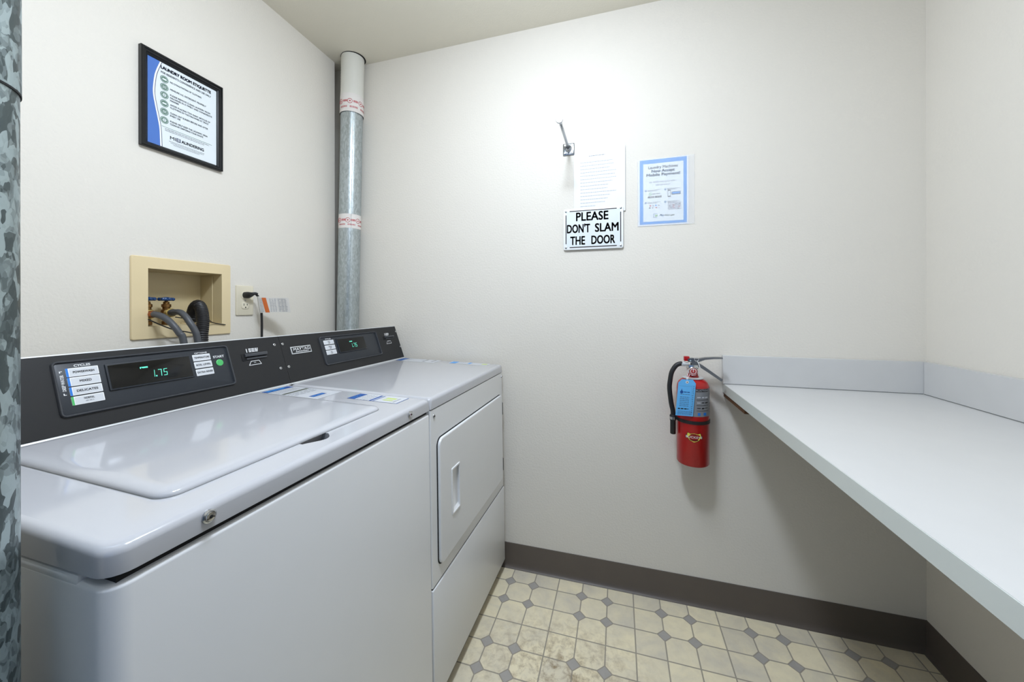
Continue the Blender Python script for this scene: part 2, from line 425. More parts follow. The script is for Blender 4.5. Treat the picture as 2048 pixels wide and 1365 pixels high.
def control_panel(con, org, u0, u1, v0, v1, deco):
    mb = MB(); deco(mb); plate(mb, CON, u0 + .002, u1 - .002, v0 + .002, v1 - .002, .008, .001, .0022, .0005, 'bezel_dark')
    ring(mb, CON, u0, u1, v0, v1, .010, .0052, .0050, .0012, 'bezel_rim')
    return mb.build('control_panel', con, org)
def display(con, org, u0, u1, v0, v1, digits, flag):
    mb = MB(); plate(mb, CON, u0, u1, v0, v1, .0012, .001, .0060, .0016, 'bezel_dark', 3)
    plate(mb, CON, u0 + .0035, u1 - .0035, v0 + .0032, v1 - .0032, .001, .0055, .0064, .0003, 'glass_black', 3)
    w = .0067; a0, a1, b0, b1 = digits; d = (a1 - a0)
    seven(mb, '1', a0 - d * .10, a0 + d * .10, b0, b1, 'led_cyan', w); mb.rect(CON, a0 + d * .17, a0 + d * .27, b0, b0 + .003, 'led_cyan', w)
    seven(mb, '7', a0 + d * .34, a0 + d * .60, b0, b1, 'led_cyan', w); seven(mb, '5', a0 + d * .74, a1, b0, b1, 'led_cyan', w)
    f0, f1, g0, g1 = flag
    mb.rect(CON, f0, f1, g1 - .0016, g1, 'led_cyan', w); mb.rect(CON, f0, f0 + .002, g0, g1, 'led_cyan', w); mb.rect(CON, f0 + .004, f1, g0 + .0006, g0 + .0020, 'led_cyan', w)
    return mb.build('display', con, org)
def button(con, org, u0, u1, v0, v1, txt, bar=None, two=None, small=None, name='cycle_button'):
    mb = MB(); plate(mb, CON, u0, u1, v0, v1, .0008, .0018, .0034, .0005, 'print_white', 2)
    w = .0037; mb.rect(CON, u0 + (.0048 if bar else .0014), u1 - .0014, v0 + .0014, v1 - .0014, 'button_face', .0035)
    if bar: mb.rect(CON, u0 + .0001, u0 + .0036, v0, v1, bar, .0036)
    c = (u0 + u1) / 2 + (.0015 if bar else 0); vm = (v0 + v1) / 2; h = .0024
    if small or two:
        hw = min(len(txt) * .0013, (u1 - u0) * .43)
        mb.text(txt, CON, c - hw, c + hw, vm + .0006, vm + .0048, 'print_black', w)
        if small: mb.words(CON, c - .006, c + .006, vm - .0042, vm - .0022, 'print_grey', w)
        if two: mb.text(two, CON, c - len(two) * .0013, c + len(two) * .0013, vm - .0056, vm - .0016, 'print_black', w)
    else:
        hw = min(len(txt) * .00175, (u1 - u0) * .44)
        mb.text(txt, CON, c - hw, c + hw, vm - h, vm + h, 'print_black', w, bold=.02)
    return mb.build(name, con, org)
def card_slot(con, org, u0, u1, v0, v1, trap, tx):
    mb = MB(); h = v1 - v0
    # slot bezel: a wedge mouth with two jaws
    mb.box((u0 + .008, v1 - h * .48, .0005), (u1, v1, .008), 'bezel_rim', .0015, 2, CON)
    mb.box((u0 + .012, v0 + h * .12, .0005), (u1 - .002, v0 + h * .36, .005), 'bezel_rim', .0012, 2, CON)
    mb.box((u0 + .008, v0 + h * .3, .0008), (u1 - .003, v1 - h * .40, .0022), 'gap_black', 0, 2, CON)
    mb.box((u0, v0, .0005), (u0 + .010, v1, .0025), 'gap_black', .0008, 2, CON)
    # card outline printed under the slot, insertion notes above
    a = trap; t = .0014; w = .0018
    for i in range(4):
        p, q = Vector(a[i] + (0,)), Vector(a[(i + 1) % 4] + (0,)); d = (q - p).normalized(); n = Vector((-d.y, d.x, 0)) * t * .5
        mb.poly([CON(x.x, x.y, w) for x in (p - n - d * t * .5, q - n + d * t * .5, q + n + d * t * .5, p + n - d * t * .5)], 'print_white')
    cx = sum(x[0] for x in a) / 4; cy = sum(x[1] for x in a) / 4
    mb.text('IN', CON, cx - .004, cx + .002, cy - .001, cy + .0025, 'print_white', w)
    mb.rect(CON, tx[0], tx[0] + .0025, tx[2], tx[3], 'print_white', w)
    for i in range(3):
        q = tx[3] - i * (tx[3] - tx[2]) * .36
        mb.words(CON, tx[0] + .0075, tx[1] - random.uniform(0, .004), q - (tx[3] - tx[2]) * .22, q, 'print_white', w)
    return mb.build('card_slot', con, org)
def con_screw(con, org, u, v):
    mb = MB(); f = Fr(CON(u, v, .001), (0, 1, 0), EU)
    mb.lathe([(.0046, 0), (.0044, .0016), (.0030, .0024)], f, 'steel', 14); mb.lathe([(.0014, .0024), (.0013, .0028)], f, 'gap_black', 8)
    return mb.build('screw', con, org)

def cabinet_ring(y0, y1, x0, z, rl, rr_, d=0.0, xr=-0.65):        # plan outline with rounded front corners
    out = []
    for cy, r, a in ((y1, rr_, 0), (y0, rl, 1)):
        for i in range(7):
            t = math.radians(90 * i / 6)
            if a == 0: out.append(Vector((x0 - d - (r - r * math.sin(t)), cy - d - (r - r * math.cos(t)), z)))
            else: out.append(Vector((x0 - d - (r - r * math.cos(t)), cy + d + (r - r * math.sin(t)), z)))
    out.append(Vector((xr, y0 + d, z))); out.append(Vector((xr, y1 - d, z)))
    return out
def sloped(r, dz): return [Vector((p.x, p.y, deck(p.x) + dz)) for p in r]

def deck_part(root, org, y0, y1, rl, rr_, skirt, hole=None):
    mb = MB(); z0 = 0.927 - skirt
    R = [cabinet_ring(y0, y1, 0, z0, rl, rr_, .004), cabinet_ring(y0, y1, 0, z0, rl, rr_)]
    R[0] = [Vector((p.x, p.y, z0)) for p in R[0]]
    b = .011
    for i in range(6):
        t = math.radians(90 * i / 5); d = b * (1 - math.cos(t)); R.append(sloped(cabinet_ring(y0, y1, 0, 0, max(rl, b), max(rr_, b), d), -b + b * math.sin(t)))
    mb.loft(R, 'enamel', cap0=True)
    if hole: mb.capholes([R[-1], hole], 'enamel')
    else: mb.poly(R[-1], 'enamel')
    return mb, R

def sticker(top, org, u0, u1, v0, v1, deco, m='sticker_white', mb=None):
    mb = mb or MB(); mb.rect(TOP, u0, u1, v0, v1, m, .0004)
    deco(mb); return mb.build('sticker', top, org)

# ---- washer
YO = -DW - 0.0045
Y1, Y0 = YO, YO - WW + 0.0045
WORG = (0, YO, 0)
washer = thing('washing_machine', 'white top-loading washing machine, nearer of the two laundry machines', 'washing machine', mroot(YO), MROT)
mb = MB(); zb = .05; rc = .023
R = [cabinet_ring(Y0, Y1, -.001, zb, rc, .003)]
for i in range(6):
    t = math.radians(90 * i / 5); q = .006
    R.append([Vector((p.x, p.y, .8845 - q + q * math.sin(t))) for p in cabinet_ring(Y0, Y1, -.001, 0, rc, .0065, q * (1 - math.cos(t)))])
mb.loft(R, 'cabinet_white', True, True)
mb.box((-.65, Y0 + .0005, .875), (-.053, Y1 - .002, .8915), 'cabinet_white', .003)
mb.build('cabinet', washer, WORG)
mb = MB(); mb.box((-.62, Y0 + .03, 0), (-.022, Y1, zb + .01), 'plinth_brown'); mb.build('plinth', washer, WORG)
mb = MB(); mb.box((-.648, Y0 + .012, .880), (-.010, Y1 - .003, .896), 'gap_black'); mb.build('gap_shade', washer, WORG)  # black filler standing in for the shade in the gap under the deck
# deck with a finger scoop in front of the lid
n = 16; sc = []
for i in range(n + 1):
    t = i / n; sc.append((-1.022 + .064 * t, .0560 - .0195 * math.sin(PI * t) ** 0.8 if False else .0560 - .020 * math.sin(PI * min(1, t * 0.55 + .45 * t * t))))
scoop = [TOP(u, v) for u, v in sc] + [TOP(u, .070) for u in (-.958, -.990, -1.022)]
mb, R = deck_part(washer, WORG, Y0, Y1, .025, .003, .0325, scoop)
down = [p + Vector((-.006, 0, -.018)) for p in scoop]
mb.loft([scoop, down], 'enamel'); mb.poly(down, 'gap_black')  # bottom coloured black for the shade down in the scoop
top = mb.build('top', washer, WORG)
# lid
mb = MB(); LU = (-1.237, -.771, .0640, .4880); lr = []
for d, w in ((0, .0002), (0, .0022), (.0012, .0044), (.004, .0066), (.009, .0084), (.016, .0094), (.024, .0097)):
    lr.append([TOP(a_, b_, w) for a_, b_ in rr(LU[0] + d, LU[1] - d, LU[2] + d, LU[3] - d, max(.024 - d * .9, .002), 8)])
mb.loft(lr, 'enamel', True, True)
mb.poly([TOP(a_, b_, .0003) for a_, b_ in rr(LU[0] - .0012, LU[1] + .0012, LU[2] - .0012, LU[3] + .0012, .025, 8)], 'seam_grey')
mb.build('lid', washer, WORG)
for yy in (-1.222, -.7445):
    mb = MB(); f = Fr((0.0, yy, .9115), (0, 1, 0), (0, 0, 1))
    mb.lathe([(.0088, -.001), (.0088, .002), (.0070, .0032), (.0066, .0026)], f, 'steel', 20); mb.lathe([(.0062, .0024), (.0056, .0046), (.0030, .0050)], f, 'chrome', 16); mb.lathe([(.0024, .0050), (.002, .0052)], f, 'gap_black', 8)
    mb.build('lock', washer, WORG)
# stickers on the deck
def d1(mb):
    mb.rect(TOP, -.756, -.668, .468, .493, 'sticker_blue', .0006)
    mb.words(TOP, -.75, -.69, .474, .480, 'pay_blue', .0008); mb.words(TOP, -.748, -.68, .484, .489, 'pay_blue', .0008)
    for v in (.458, .449, .440, .432): mb.words(TOP, -.752, -.672 - random.random() * .01, v, v + .0025, 'print_grey', .0006)
    mb.rect(TOP, -.754, -.667, .4068, .4190, 'sticker_olive', .0006)
    for v in (.394, .382, .370): mb.words(TOP, -.752, -.672, v, v + .005, 'print_grey', .0006)
    mb.rect(TOP, -.7435, -.696, .3115, .330, 'sticker_blue', .0006); mb.words(TOP, -.74, -.70, .318, .322, 'pay_blue', .0008)
    for v in (.304, .297): mb.words(TOP, -.745, -.70, v, v + .003, 'print_pale', .0006)
sticker(top, WORG, -.7575, -.664, .286, .495, d1)
def d2(mb):
    mb.rect(TOP, -.7215, -.664, .193, .2178, 'sticker_blue', .0006); mb.text('EDGE', TOP, -.712, -.675, .199, .211, 'pay_blue', .0008)
    for v in (.184, .174, .164, .154): mb.words(TOP, -.719, -.669, v, v + .003, 'print_grey', .0006)
    mb.rect(TOP, -.721, -.664, .139, .1465, 'sticker_blue', .0006); mb.rect(TOP, -.721, -.664, .131, .1345, 'sticker_blue', .0006)
    mb.rect(TOP, -.704, -.676, .083, .1150, 'sticker_green', .0006); mb.rect(TOP, -.696, -.690, .083, .1150, 'sticker_white', .0007)
    mb.words(TOP, -.712, -.675, .072, .076, 'print_grey', .0006); mb.rect(TOP, -.720, -.661, .0565, .0590, 'sticker_blue', .0006)
    mb.rect(TOP, -.7213, -.7203, .0565, .2178, 'sticker_blue', .0006)
sticker(top, WORG, -.722, -.6595, .0555, .2185, d2)
# console
con = console_body(Y0 + .002, Y1 + .0018, washer, WORG, .002, 0)
def wash_print(mb):
    mb.text('CYCLES', CON, -1.1142, -1.0897, .1327, .1379, 'print_white', .0026, .03); mb.text('OPTIONS', CON, -.8945, -.8646, .1312, .1352, 'print_white', .0026, .03)
    mb.text('START', CON, -.8522, -.8238, .1140, .1206, 'print_white', .0026, .03)
    mb.text('DEEP WATER', CON, -1.1362, -1.1312, .0845, .1185, 'print_white', .0026, .03, vert=True)
    for v0, v1 in ((.0770, .0805), (.1225, .1262)):
        mb.rect(CON, -1.1360, -1.1345, v0, v1, 'print_white', .0026)
    mb.rect(CON, -1.1360, -1.1318, .0765, .0776, 'print_white', .0026); mb.rect(CON, -1.1360, -1.1318, .1252, .1263, 'print_white', .0026)
control_panel(con, WORG, -1.1465, -.8095, .0318, .1478, wash_print)
display(con, WORG, -1.0696, -.9070, .0711, .1303, (-.9915, -.9640, .0870, .1035), (-1.0129, -.9982, .1102, .1142))
for (a, b), t, c in zip(((.1126, .1306), (.0933, .1110), (.0737, .0911), (.0539, .0713)), ('POWERWASH', 'MIXED', 'DELICATES', 'NORMAL'), ('ink_blue',) * 3 + ('ink_green',)):
    button(con, WORG, -1.1275, -1.0792, a, b, t, c, small=(t == 'NORMAL') or None)
for (a, b), t in zip(((.1120, .1291), (.0926, .1094), (.0722, .0895)), ('TEMPERATURE', 'SOIL LEVEL', 'EXTRA RINSE')):
    button(con, WORG, -.9008, -.8590, a, b, t, name='option_button')
mb = MB(); f = Fr(CON(-.8388, .1000, .0018), (0, 1, 0), EU)
mb.lathe([(.0092, 0), (.0090, .0014), (.0078, .0022)], f, 'start_green', 24, True, False); mb.lathe([(.0078, .0022), (.0074, .0018)], f, 'ink_green', 24)
mb.build('start_button', con, WORG, props={'label': 'round green start button'})
card_slot(con, WORG, -.7765, -.6985, .0935, .1150, [(-.7598, .0792), (-.7221, .0792), (-.7272, .0908), (-.7516, .0908)], (-.7585, -.7205, .1184, .1300))
for u, v in ((-.6640, .1332), (-.6642, .0543)): con_screw(con, WORG, u, v)

# ---- dryer
DORG = (0, 0, 0)
dryer = thing('clothes_dryer', 'white front-loading clothes dryer against the back wall beyond the washer', 'dryer', mroot(0), MROT)
y0, y1 = -DW, 0.0
mb = MB(); mb.loft([cabinet_ring(y0, y1, -.001, z, .004, .006) for z in (.384, .8905)], 'cabinet_white', True, True)
mb.box((-.65, y0 + .001, .05), (-.030, y1 - .001, .39), 'cabinet_white')
mb.build('cabinet', dryer)
mb = MB(); mb.box((-.62, y0, 0), (-.022, y1 - .01, .06), 'plinth_brown'); mb.build('plinth', dryer)
mb = MB(); mb.box((-.03, y0 + .003, .37), (-.0030, y1 - .003, .39), 'gap_black'); mb.build('seam', dryer)
mb = MB(); mb.box((-.64, y0 + .003, .888), (-.007, y1 - .003, .8955), 'gap_black'); mb.build('gap_shade', dryer)  # black strip as the shade in the gap below the top
mb = MB(); mb.box((-.03, y0, .05), (.0015, y1, .3785), 'cabinet_white', .003, 3); mb.build('lower_panel', dryer)
mb, R = deck_part(dryer, DORG, y0, y1, .003, .003, .033)
dtop = mb.build('top', dryer)
# door with a recessed pull
PU0, PU1, PV0, PV1 = -.5335, -.4725, .5360, .6830
mb = MB(); L = plate(mb, FRONT, -.6050, -.0290, .4275, .7990, .022, .0006, .0085, .0040, 'cabinet_white', 6, cap=False)
pk = [FRONT(a, b, .0085) for a, b in rr(PU0 + .008, PU1 - .004, PV0 + .008, PV1 - .008, .004, 3)]
mb.capholes([L, pk], 'cabinet_white')
pk2 = [FRONT(a, b, .0022) for a, b in rr(PU0 + .020, PU1 - .006, PV0 + .014, PV1 - .014, .004, 3)]
mb.loft([pk, pk2], 'cabinet_white', cap1=True)
door = mb.build('door', dryer)
mb = MB(); ring(mb, FRONT, PU0, PU1, PV0, PV1, .005, .008, .0032, .0083, 'cabinet_white', 4); mb.build('door_handle', door)
mb = MB(); ring(mb, FRONT, -.6085, -.0265, .4245, .8020, .024, .006, .0018, -.0005, 'gap_black'); mb.build('gap_shade', dryer)  # black bead in place of the shaded gap around the door
for z in (.735, .489):
    mb = MB(); mb.box((-.0255, z - .026, .001), (-.0125, z + .026, .0035), 'cast_grey', .0006, 1, FRONT)
    mb.tube([FRONT(-.0265, z - .026, .006), FRONT(-.0265, z + .026, .006)], .0035, 'slot_dark', 10)
    for k in (-.016, .016): mb.lathe([(.0022, 0), (.0018, .001)], Fr(FRONT(-.0185, z + k, .0035), (0, 1, 0), (0, 0, 1)), 'gap_black', 8)
    mb.build('hinge', dryer)
for y, z in ((-.6205, .8715), (-.0095, .8735)):
    mb = MB(); f = Fr((-.001, y, z), (0, 1, 0), (0, 0, 1)); mb.lathe([(.0060, 0), (.0056, .002), (.004, .0028)], f, 'steel', 14); mb.lathe([(.0026, .0028), (.0022, .0031)], f, 'gap_black', 8); mb.build('screw', dryer)
def d3(mb):
    mb.rect(TOP, -.085, -.010, .470, .499, 'sticker_blue', .0006); mb.words(TOP, -.08, -.02, .478, .484, 'pay_blue', .0008)
    for v in (.455, .445): mb.words(TOP, -.07, -.012, v, v + .003, 'print_grey', .0006)
    mb.words(TOP, -.07, -.015, .36, .372, 'print_grey', .0006); mb.words(TOP, -.06, -.015, .32, .330, 'print_grey', .0006)
sticker(dtop, DORG, -.088, -.008, .300, .5005, d3)
def d4(mb):
    mb.rect(TOP, -.060, -.012, .205, .235, 'pay_blue', .0006); mb.rect(TOP, -.050, -.012, .138, .150, 'pay_blue', .0006)
    for v in (.19, .18, .17): mb.words(TOP, -.06, -.014, v, v + .003, 'print_pale', .0006)
    mb.rect(TOP, -.045, -.020, .060, .085, 'sticker_green', .0006)
sticker(dtop, DORG, -.064, -.008, .052, .240, d4)
con = console_body(-DW - .0018, -.0008, dryer, DORG, 0, .002)
control_panel(con, DORG, -.4848, -.1573, .0330, .1440, lambda mb: mb.text('CYCLES', CON, -.4555, -.4281, .1312, .1356, 'print_white', .0026, .03))
display(con, DORG, -.4048, -.2470, .0712, .1298, (-.3335, -.3040, .0870, .1030), (-.3404, -.3252, .1092, .1133))
for (a, b), t, t2 in zip(((.1117, .1278), (.0915, .1080), (.0720, .0885)), ('HIGH', 'MEDIUM', 'LOW'), ('TEMP', 'TEMP', 'TEMP')):
    button(con, DORG, -.4664, -.4175, a, b, t, two=t2)
card_slot(con, DORG, -.1165, -.0395, .0990, .1160, [(-.1039, .0790), (-.0680, .0790), (-.0712, .0920), (-.0933, .0920)], (-.1004, -.0692, .1185, .1300))
for u, v in ((-.6404, .1328), (-.6410, .0544), (-.0095, .1329), (-.0095, .0550)): con_screw(con, DORG, max(u, -DW + .006), v)
mb = MB(); u0, u1, v0, v1 = -.6105, -.5290, .0933, .1191
plate(mb, CON, u0, u1, v0, v1, .0008, .001, .003, .0005, 'steel_edge', 2); mb.rect(CON, u0 + .003, u1 - .003, v0 + .0035, v1 - .003, 'print_black', .0033)
mb.text('MAYTAG', CON, u0 + .008, u1 - .0065, v0 + .0105, v1 - .0045, 'print_white', .0037, .02); mb.words(CON, u0 + .016, u1 - .014, v0 + .0060, v0 + .0082, 'print_white', .0037)
mb.build('badge', con)

# ------------------------------------------------------------------ pipes
# galvanised vent in the corner chase, leaning slightly
PF = lambda z: Vector((0.0515 + 0.0238 * z, -0.058, z))
p0 = thing('corner_vent_pipe', 'slender grey metal pipe in the far left corner, white section at the ceiling', 'pipe', PF(0))
O = PF(0)
def pring(z, r, n=40): return [PF(z) + Vector((r * math.cos(2 * PI * i / n), r * math.sin(2 * PI * i / n), 0)) for i in range(n)]
mb = MB(); mb.loft([pring(z, .0518) for z in (0, .8, 2.20)], 'fine_zinc', True, True)
mb.tube([PF(z) + Vector((.038, -.036, 0)) for z in (0, 2.19)], .0012, 'fine_zinc', 6); mb.build('metal_section', p0, O)
mb = MB(); mb.loft([pring(z, .0545) for z in (2.17, 2.438)], 'pvc_white', True, True)
def wrap(z, r, a): return PF(z) + Vector((r * math.cos(a), r * math.sin(a), 0))
def on_pipe(mb, a0, a1, z0, z1, r, m, n=6, sl=0.0):
    mb.loft([[wrap(z0 + sl * i / n, r, a0 + (a1 - a0) * i / n), wrap(z1 + sl * i / n, r, a0 + (a1 - a0) * i / n)] for i in range(n + 1)], m, closed=False)
for k in range(9): on_pipe(mb, -2.30, -2.22, 2.26 + k * .014, 2.268 + k * .014, .0548, 'print_grey', 2)
mb.build('plastic_section', p0, O)
for z0, z1, rr0 in ((2.150, 2.240, .0556), (1.578, 1.648, .0526)):
    mb = MB(); mb.loft([pring(z, rr0) for z in (z0, z1)], 'tape_clear'); r2 = rr0 + .0003; h = z1 - z0
    for a in (-2.9, -1.95, -1.05, -.1):
        zc_ = z0 + h * .55
        mb.tube([wrap(zc_ + .011 * math.sin(t * PI / 8), r2, a + .011 / r2 * math.cos(t * PI / 8)) for t in range(16)], .0011, 'tape_red', 5, closed=True)
        on_pipe(mb, a - .06, a + .06, zc_ - .003, zc_ + .003, r2, 'tape_red', 2)
        for k in range(4): on_pipe(mb, a + .30 + k * .10, a + .37 + k * .10, zc_ - .004, zc_ + .006, r2, 'tape_red', 2)
        for k in range(7): on_pipe(mb, a + .0 + k * .10, a + .055 + k * .10, z0 + h * .20, z0 + h * .30, r2, 'tape_red', 2)
    mb.build('tape_band', p0, O)
mb = MB(); c = PF(2.4388)
mb.loft([[c + Vector((.003 + .0595 * math.cos(2 * PI * i / 40), .0005 - .0575 * math.sin(2 * PI * i / 40), 0)) for i in range(40)], [c + Vector((.03 * math.cos(2 * PI * i / 40), -.03 * math.sin(2 * PI * i / 40), 0)) for i in range(40)]], 'hole_dark')
mb.build('ceiling_gap', p0, O)

# large spangled duct close on the left
DC = Vector((0.757, -1.4215, 0)); rd = .0505
d0 = thing('galvanized_duct', 'large spangled galvanized duct cut off by the left edge, beside the washer', 'duct', DC)
def dring(z, r, n=64): return [DC + Vector((r * math.cos(2 * PI * i / n), r * math.sin(2 * PI * i / n), z)) for i in range(n)]
mb = MB(); mb.loft([dring(z, rd) for z in (0, .6, 1.2, 1.425)], 'spangled_zinc', True, True); mb.build('lower_section', d0, DC)
mb = MB(); mb.loft([dring(z, rd + q) for z, q in ((1.4155, .0003), (1.4155, .0011), (1.70, .0009), (2.438, .0009))], 'spangled_zinc', True, True); mb.build('upper_section', d0, DC)
mb = MB(); mb.loft([dring(z, q) for z, q in ((1.4135, rd), (1.4135, rd + .0012), (1.4157, rd + .0012), (1.4157, rd))], 'gap_black'); mb.build('seam', d0, DC)

# ------------------------------------------------------------------ left wall: framed poster
fy0, fy1, fz0, fz1 = -.8585, -.6210, 1.6815, 1.9857
OF = LW((fy0 + fy1) / 2, fz0)
fp = thing('framed_poster', 'black framed laundry room rules poster on the left wall', 'framed poster', OF)
mb = MB(); prof = [(0, .0005), (0, .0135), (.002, .0155), (.0065, .0155), (.0080, .0125), (.0125, .0115), (.0150, .0085), (.0195, .0060), (.0205, .0035)]
mb.loft([[LW(a, b, w) for a, b in ((fy0 + d, fz0 + d * .85), (fy1 - d * .8, fz0 + d * .85), (fy1 - d * .8, fz1 - d), (fy0 + d, fz1 - d))] for d, w in prof], 'frame_black'); mb.build('frame', fp, OF, smooth=20)
gy0, gy1, gz0, gz1 = -.838, -.6365, 1.6988, 1.9672
PO = Fr(LW(gy0, gz0, .0034), (0, 1, 0), (0, 0, 1)); GW, GH = gy1 - gy0, gz1 - gz0
def P2(mb, s, u0, u1, v0, v1, m='poster_navy', b=.01): mb.text(s, PO, u0 * GW, u1 * GW, v0 * GH, v1 * GH, m, .0006, b)
mb = MB(); mb.rect(PO, -.003, GW + .003, -.003, GH + .003, 'poster_white', 0)
cv = [(.162, 1.0), (.105, .86), (.081, .764), (.067, .606), (.090, .472), (.128, .316), (.151, .197), (.161, 0)]
cs = smoothpath([(a * GW, b * GH, 0) for a, b in cv], 5)
for dx, m, w in ((.030, 'poster_navy', .0002), (.022, 'print_white', .0003), (0.0, 'poster_blue', .0004)):
    mb.loft([[PO(-.003, p.y, w), PO(p.x + dx * GW, p.y, w)] for p in cs], m, closed=False)
P2(mb, 'LAUNDRY ROOM ETIQUETTE', .168, .905, .912, .958, b=.03); P2(mb, "FOR RESIDENT'S CONVENIENCE AND USE ONLY", .172, .905, .868, .893)
for i, v in enumerate((.808, .716, .620, .522, .424, .323)):
    mb.disc(PO, .217 * GW, v * GH, .0112, 'icon_green', .0004, 28); mb.disc(PO, .217 * GW, v * GH, .0094, 'poster_white', .0005, 28, ri=.0086)
    k = i % 3
    if k == 0: mb.rect(PO, .190 * GW, .245 * GW, (v - .01) * GH, (v + .008) * GH, 'poster_white', .0006)
    elif k == 1: mb.rect(PO, .192 * GW, .243 * GW, (v + .004) * GH, (v + .010) * GH, 'poster_white', .0006); mb.rect(PO, .192 * GW, .243 * GW, (v - .012) * GH, (v - .006) * GH, 'poster_white', .0006)
    else: mb.disc(PO, .217 * GW, v * GH, .005, 'poster_white', .0006, 16, ri=.003); mb.rect(PO, .205 * GW, .230 * GW, (v - .004) * GH, (v + .004) * GH, 'poster_white', .0006)
for s, u1, v in (('NO DYING/TINTING OF CLOTHING', .751, .798), ('MEASURE H.E. DETERGENT PROPERLY', .827, .712), ('PLEASE REMOVE CLEAN LAUNDRY FROM', .892, .643), ('MACHINES IN A TIMELY AND CONSIDERATE', .922, .610), ('MANNER', .416, .578),
                 ('AVOID PLACING TOO MANY ARTICLES OF', .892, .526), ('CLOTHING IN THE MACHINES AT ONCE', .862, .494), ('CLEAN LINT SCREEN BEFORE AND AFTER', .856, .428), ('EVERY USE', .437, .396), ('PLEASE HELP KEEP THE LAUNDRY AREA', .850, .327), ('CLEAN BY DISPOSING YOUR WASTE', .779, .295)):
    P2(mb, s, .294, u1, v, v + .020)
mb.rect(PO, .18 * GW, .92 * GW, .243 * GH, .247 * GH, 'icon_green', .0005); mb.words(PO, .224 * GW, .874 * GW, .222 * GH, .230 * GH, 'print_grey', .0005); mb.words(PO, .224 * GW, .80 * GW, .205 * GH, .212 * GH, 'print_grey', .0005)
P2(mb, 'MI', .293, .372, .122, .160, b=.005); mb.rect(PO, .382 * GW, .440 * GW, .120 * GH, .164 * GH, 'poster_navy', .0006)
for k in range(3): mb.rect(PO, .392 * GW, .430 * GW, (.128 + k * .012) * GH, (.134 + k * .012) * GH, 'poster_white', .0008)
P2(mb, 'AUNDERING', .452, .791, .122, .160, b=.02)
mb.words(PO, .278 * GW, .80 * GW, .092 * GH, .098 * GH, 'print_grey', .0005); mb.words(PO, .30 * GW, .79 * GW, .076 * GH, .082 * GH, 'print_grey', .0005); mb.words(PO, .34 * GW, .72 * GW, .060 * GH, .066 * GH, 'print_grey', .0005)
mb.build('poster', fp, OF)

# ------------------------------------------------------------------ washer outlet box
OB = LW(-.73, 1.0892)
ob = thing('washer_outlet_box', 'cream plastic washer supply box recessed in the left wall', 'outlet box', OB)
mb = MB(); prof = [(0, .0003), (0, .0035), (.002, .006), (.036, .0085)]
a0, a1, b0, b1 = -.8795, -.588, 1.0892, 1.3442
rings = [[LW(a, b, w) for a, b in rr(a0 + d, a1 - d, b0 + d, b1 - d, max(.006 - d, .0005), 3)] for d, w in prof[:3]]
n4 = len(rings[0]); mb.loft(rings, 'box_cream')
inn = [LW(BY0, BZ0, .0085), LW(BY1, BZ0, .0085), LW(BY1, BZ1, .0085), LW(BY0, BZ1, .0085)]
mb.capholes([rings[-1], inn], 'box_cream'); mb.build('face_plate', ob, OB, smooth=25)
mb = MB(); bk = [LW(BY0 + .006, BZ0 + .004, -.09), LW(BY1 - .006, BZ0 + .004, -.09), LW(BY1 - .006, BZ1 - .004, -.09), LW(BY0 + .006, BZ1 - .004, -.09)]
mb.loft([inn, bk], 'box_inner', cap1=True)
mb.box((-.086, BY1 - .0065, BZ0 + .006), (-.030, BY1 - .0035, BZ1 - .008), 'box_inner', .0008)
mb.lathe([(.024, 0), (.024, .004), (.017, .004)], Fr((-.05, -.69, BZ0 + .002), (1, 0, 0), (0, 1, 0)), 'box_cream', 20, True, False)
mb.build('recess', ob, OB, smooth=20)
for i, (yy, zz) in enumerate(((-.8165, 1.166), (-.7655, 1.170))):
    X0 = -.038
    mb = MB(); up = Fr((X0, yy, BZ0 + .003), (1, 0, 0), (0, 1, 0))
    mb.lathe([(.012, 0), (.012, .010), (.0095, .012), (.0095, .024), (.0135, .027), (.0150, .036), (.0135, .047), (.010, .050), (.010, .056), (.0125, .057), (.0125, .066), (.008, .068), (.008, .074), (.0040, .076), (.0036, .089)], up, 'brass', 16)
    d = (Vector((-.002, (-.829, -.774)[i], zz)) - Vector((X0, yy, zz + .002))).normalized(); sp = Fr((X0, yy, zz + .002), d.cross(Vector((0, 0, 1))), Vector((0, 0, 1)))
    sp = Fr((X0, yy, zz + .002), Vector((0, 0, 1)).cross(d) * -1, Vector((0, 0, 1)))
    if sp.w.dot(d) < 0: sp = Fr((X0, yy, zz + .002), sp.u * -1, sp.v)
    mb.lathe([(.0095, 0), (.0095, .020), (.0122, .022), (.0122, .030)], sp, 'brass', 16)
    va = mb.build('valve', ob, OB)
    mb = MB(); hc = Fr((X0, yy, 1.2145), (1, 0, 0), (0, 1, 0)); NP = 48
    def wob(t): return .0195 + .0022 * math.cos(6 * t)
    mb.loft([[hc(wob(2 * PI * k / NP) * s_ * math.cos(2 * PI * k / NP), wob(2 * PI * k / NP) * s_ * math.sin(2 * PI * k / NP), h) for k in range(NP)] for s_, h in ((.86, -.0055), (1, -.003), (1, .0022), (.88, .005), (.45, .0042), (.30, .0065), (.12, .007))], 'valve_blue', True, True)
    mb.build('valve_handle', va, OB, props={'label': 'blue wheel handle'})

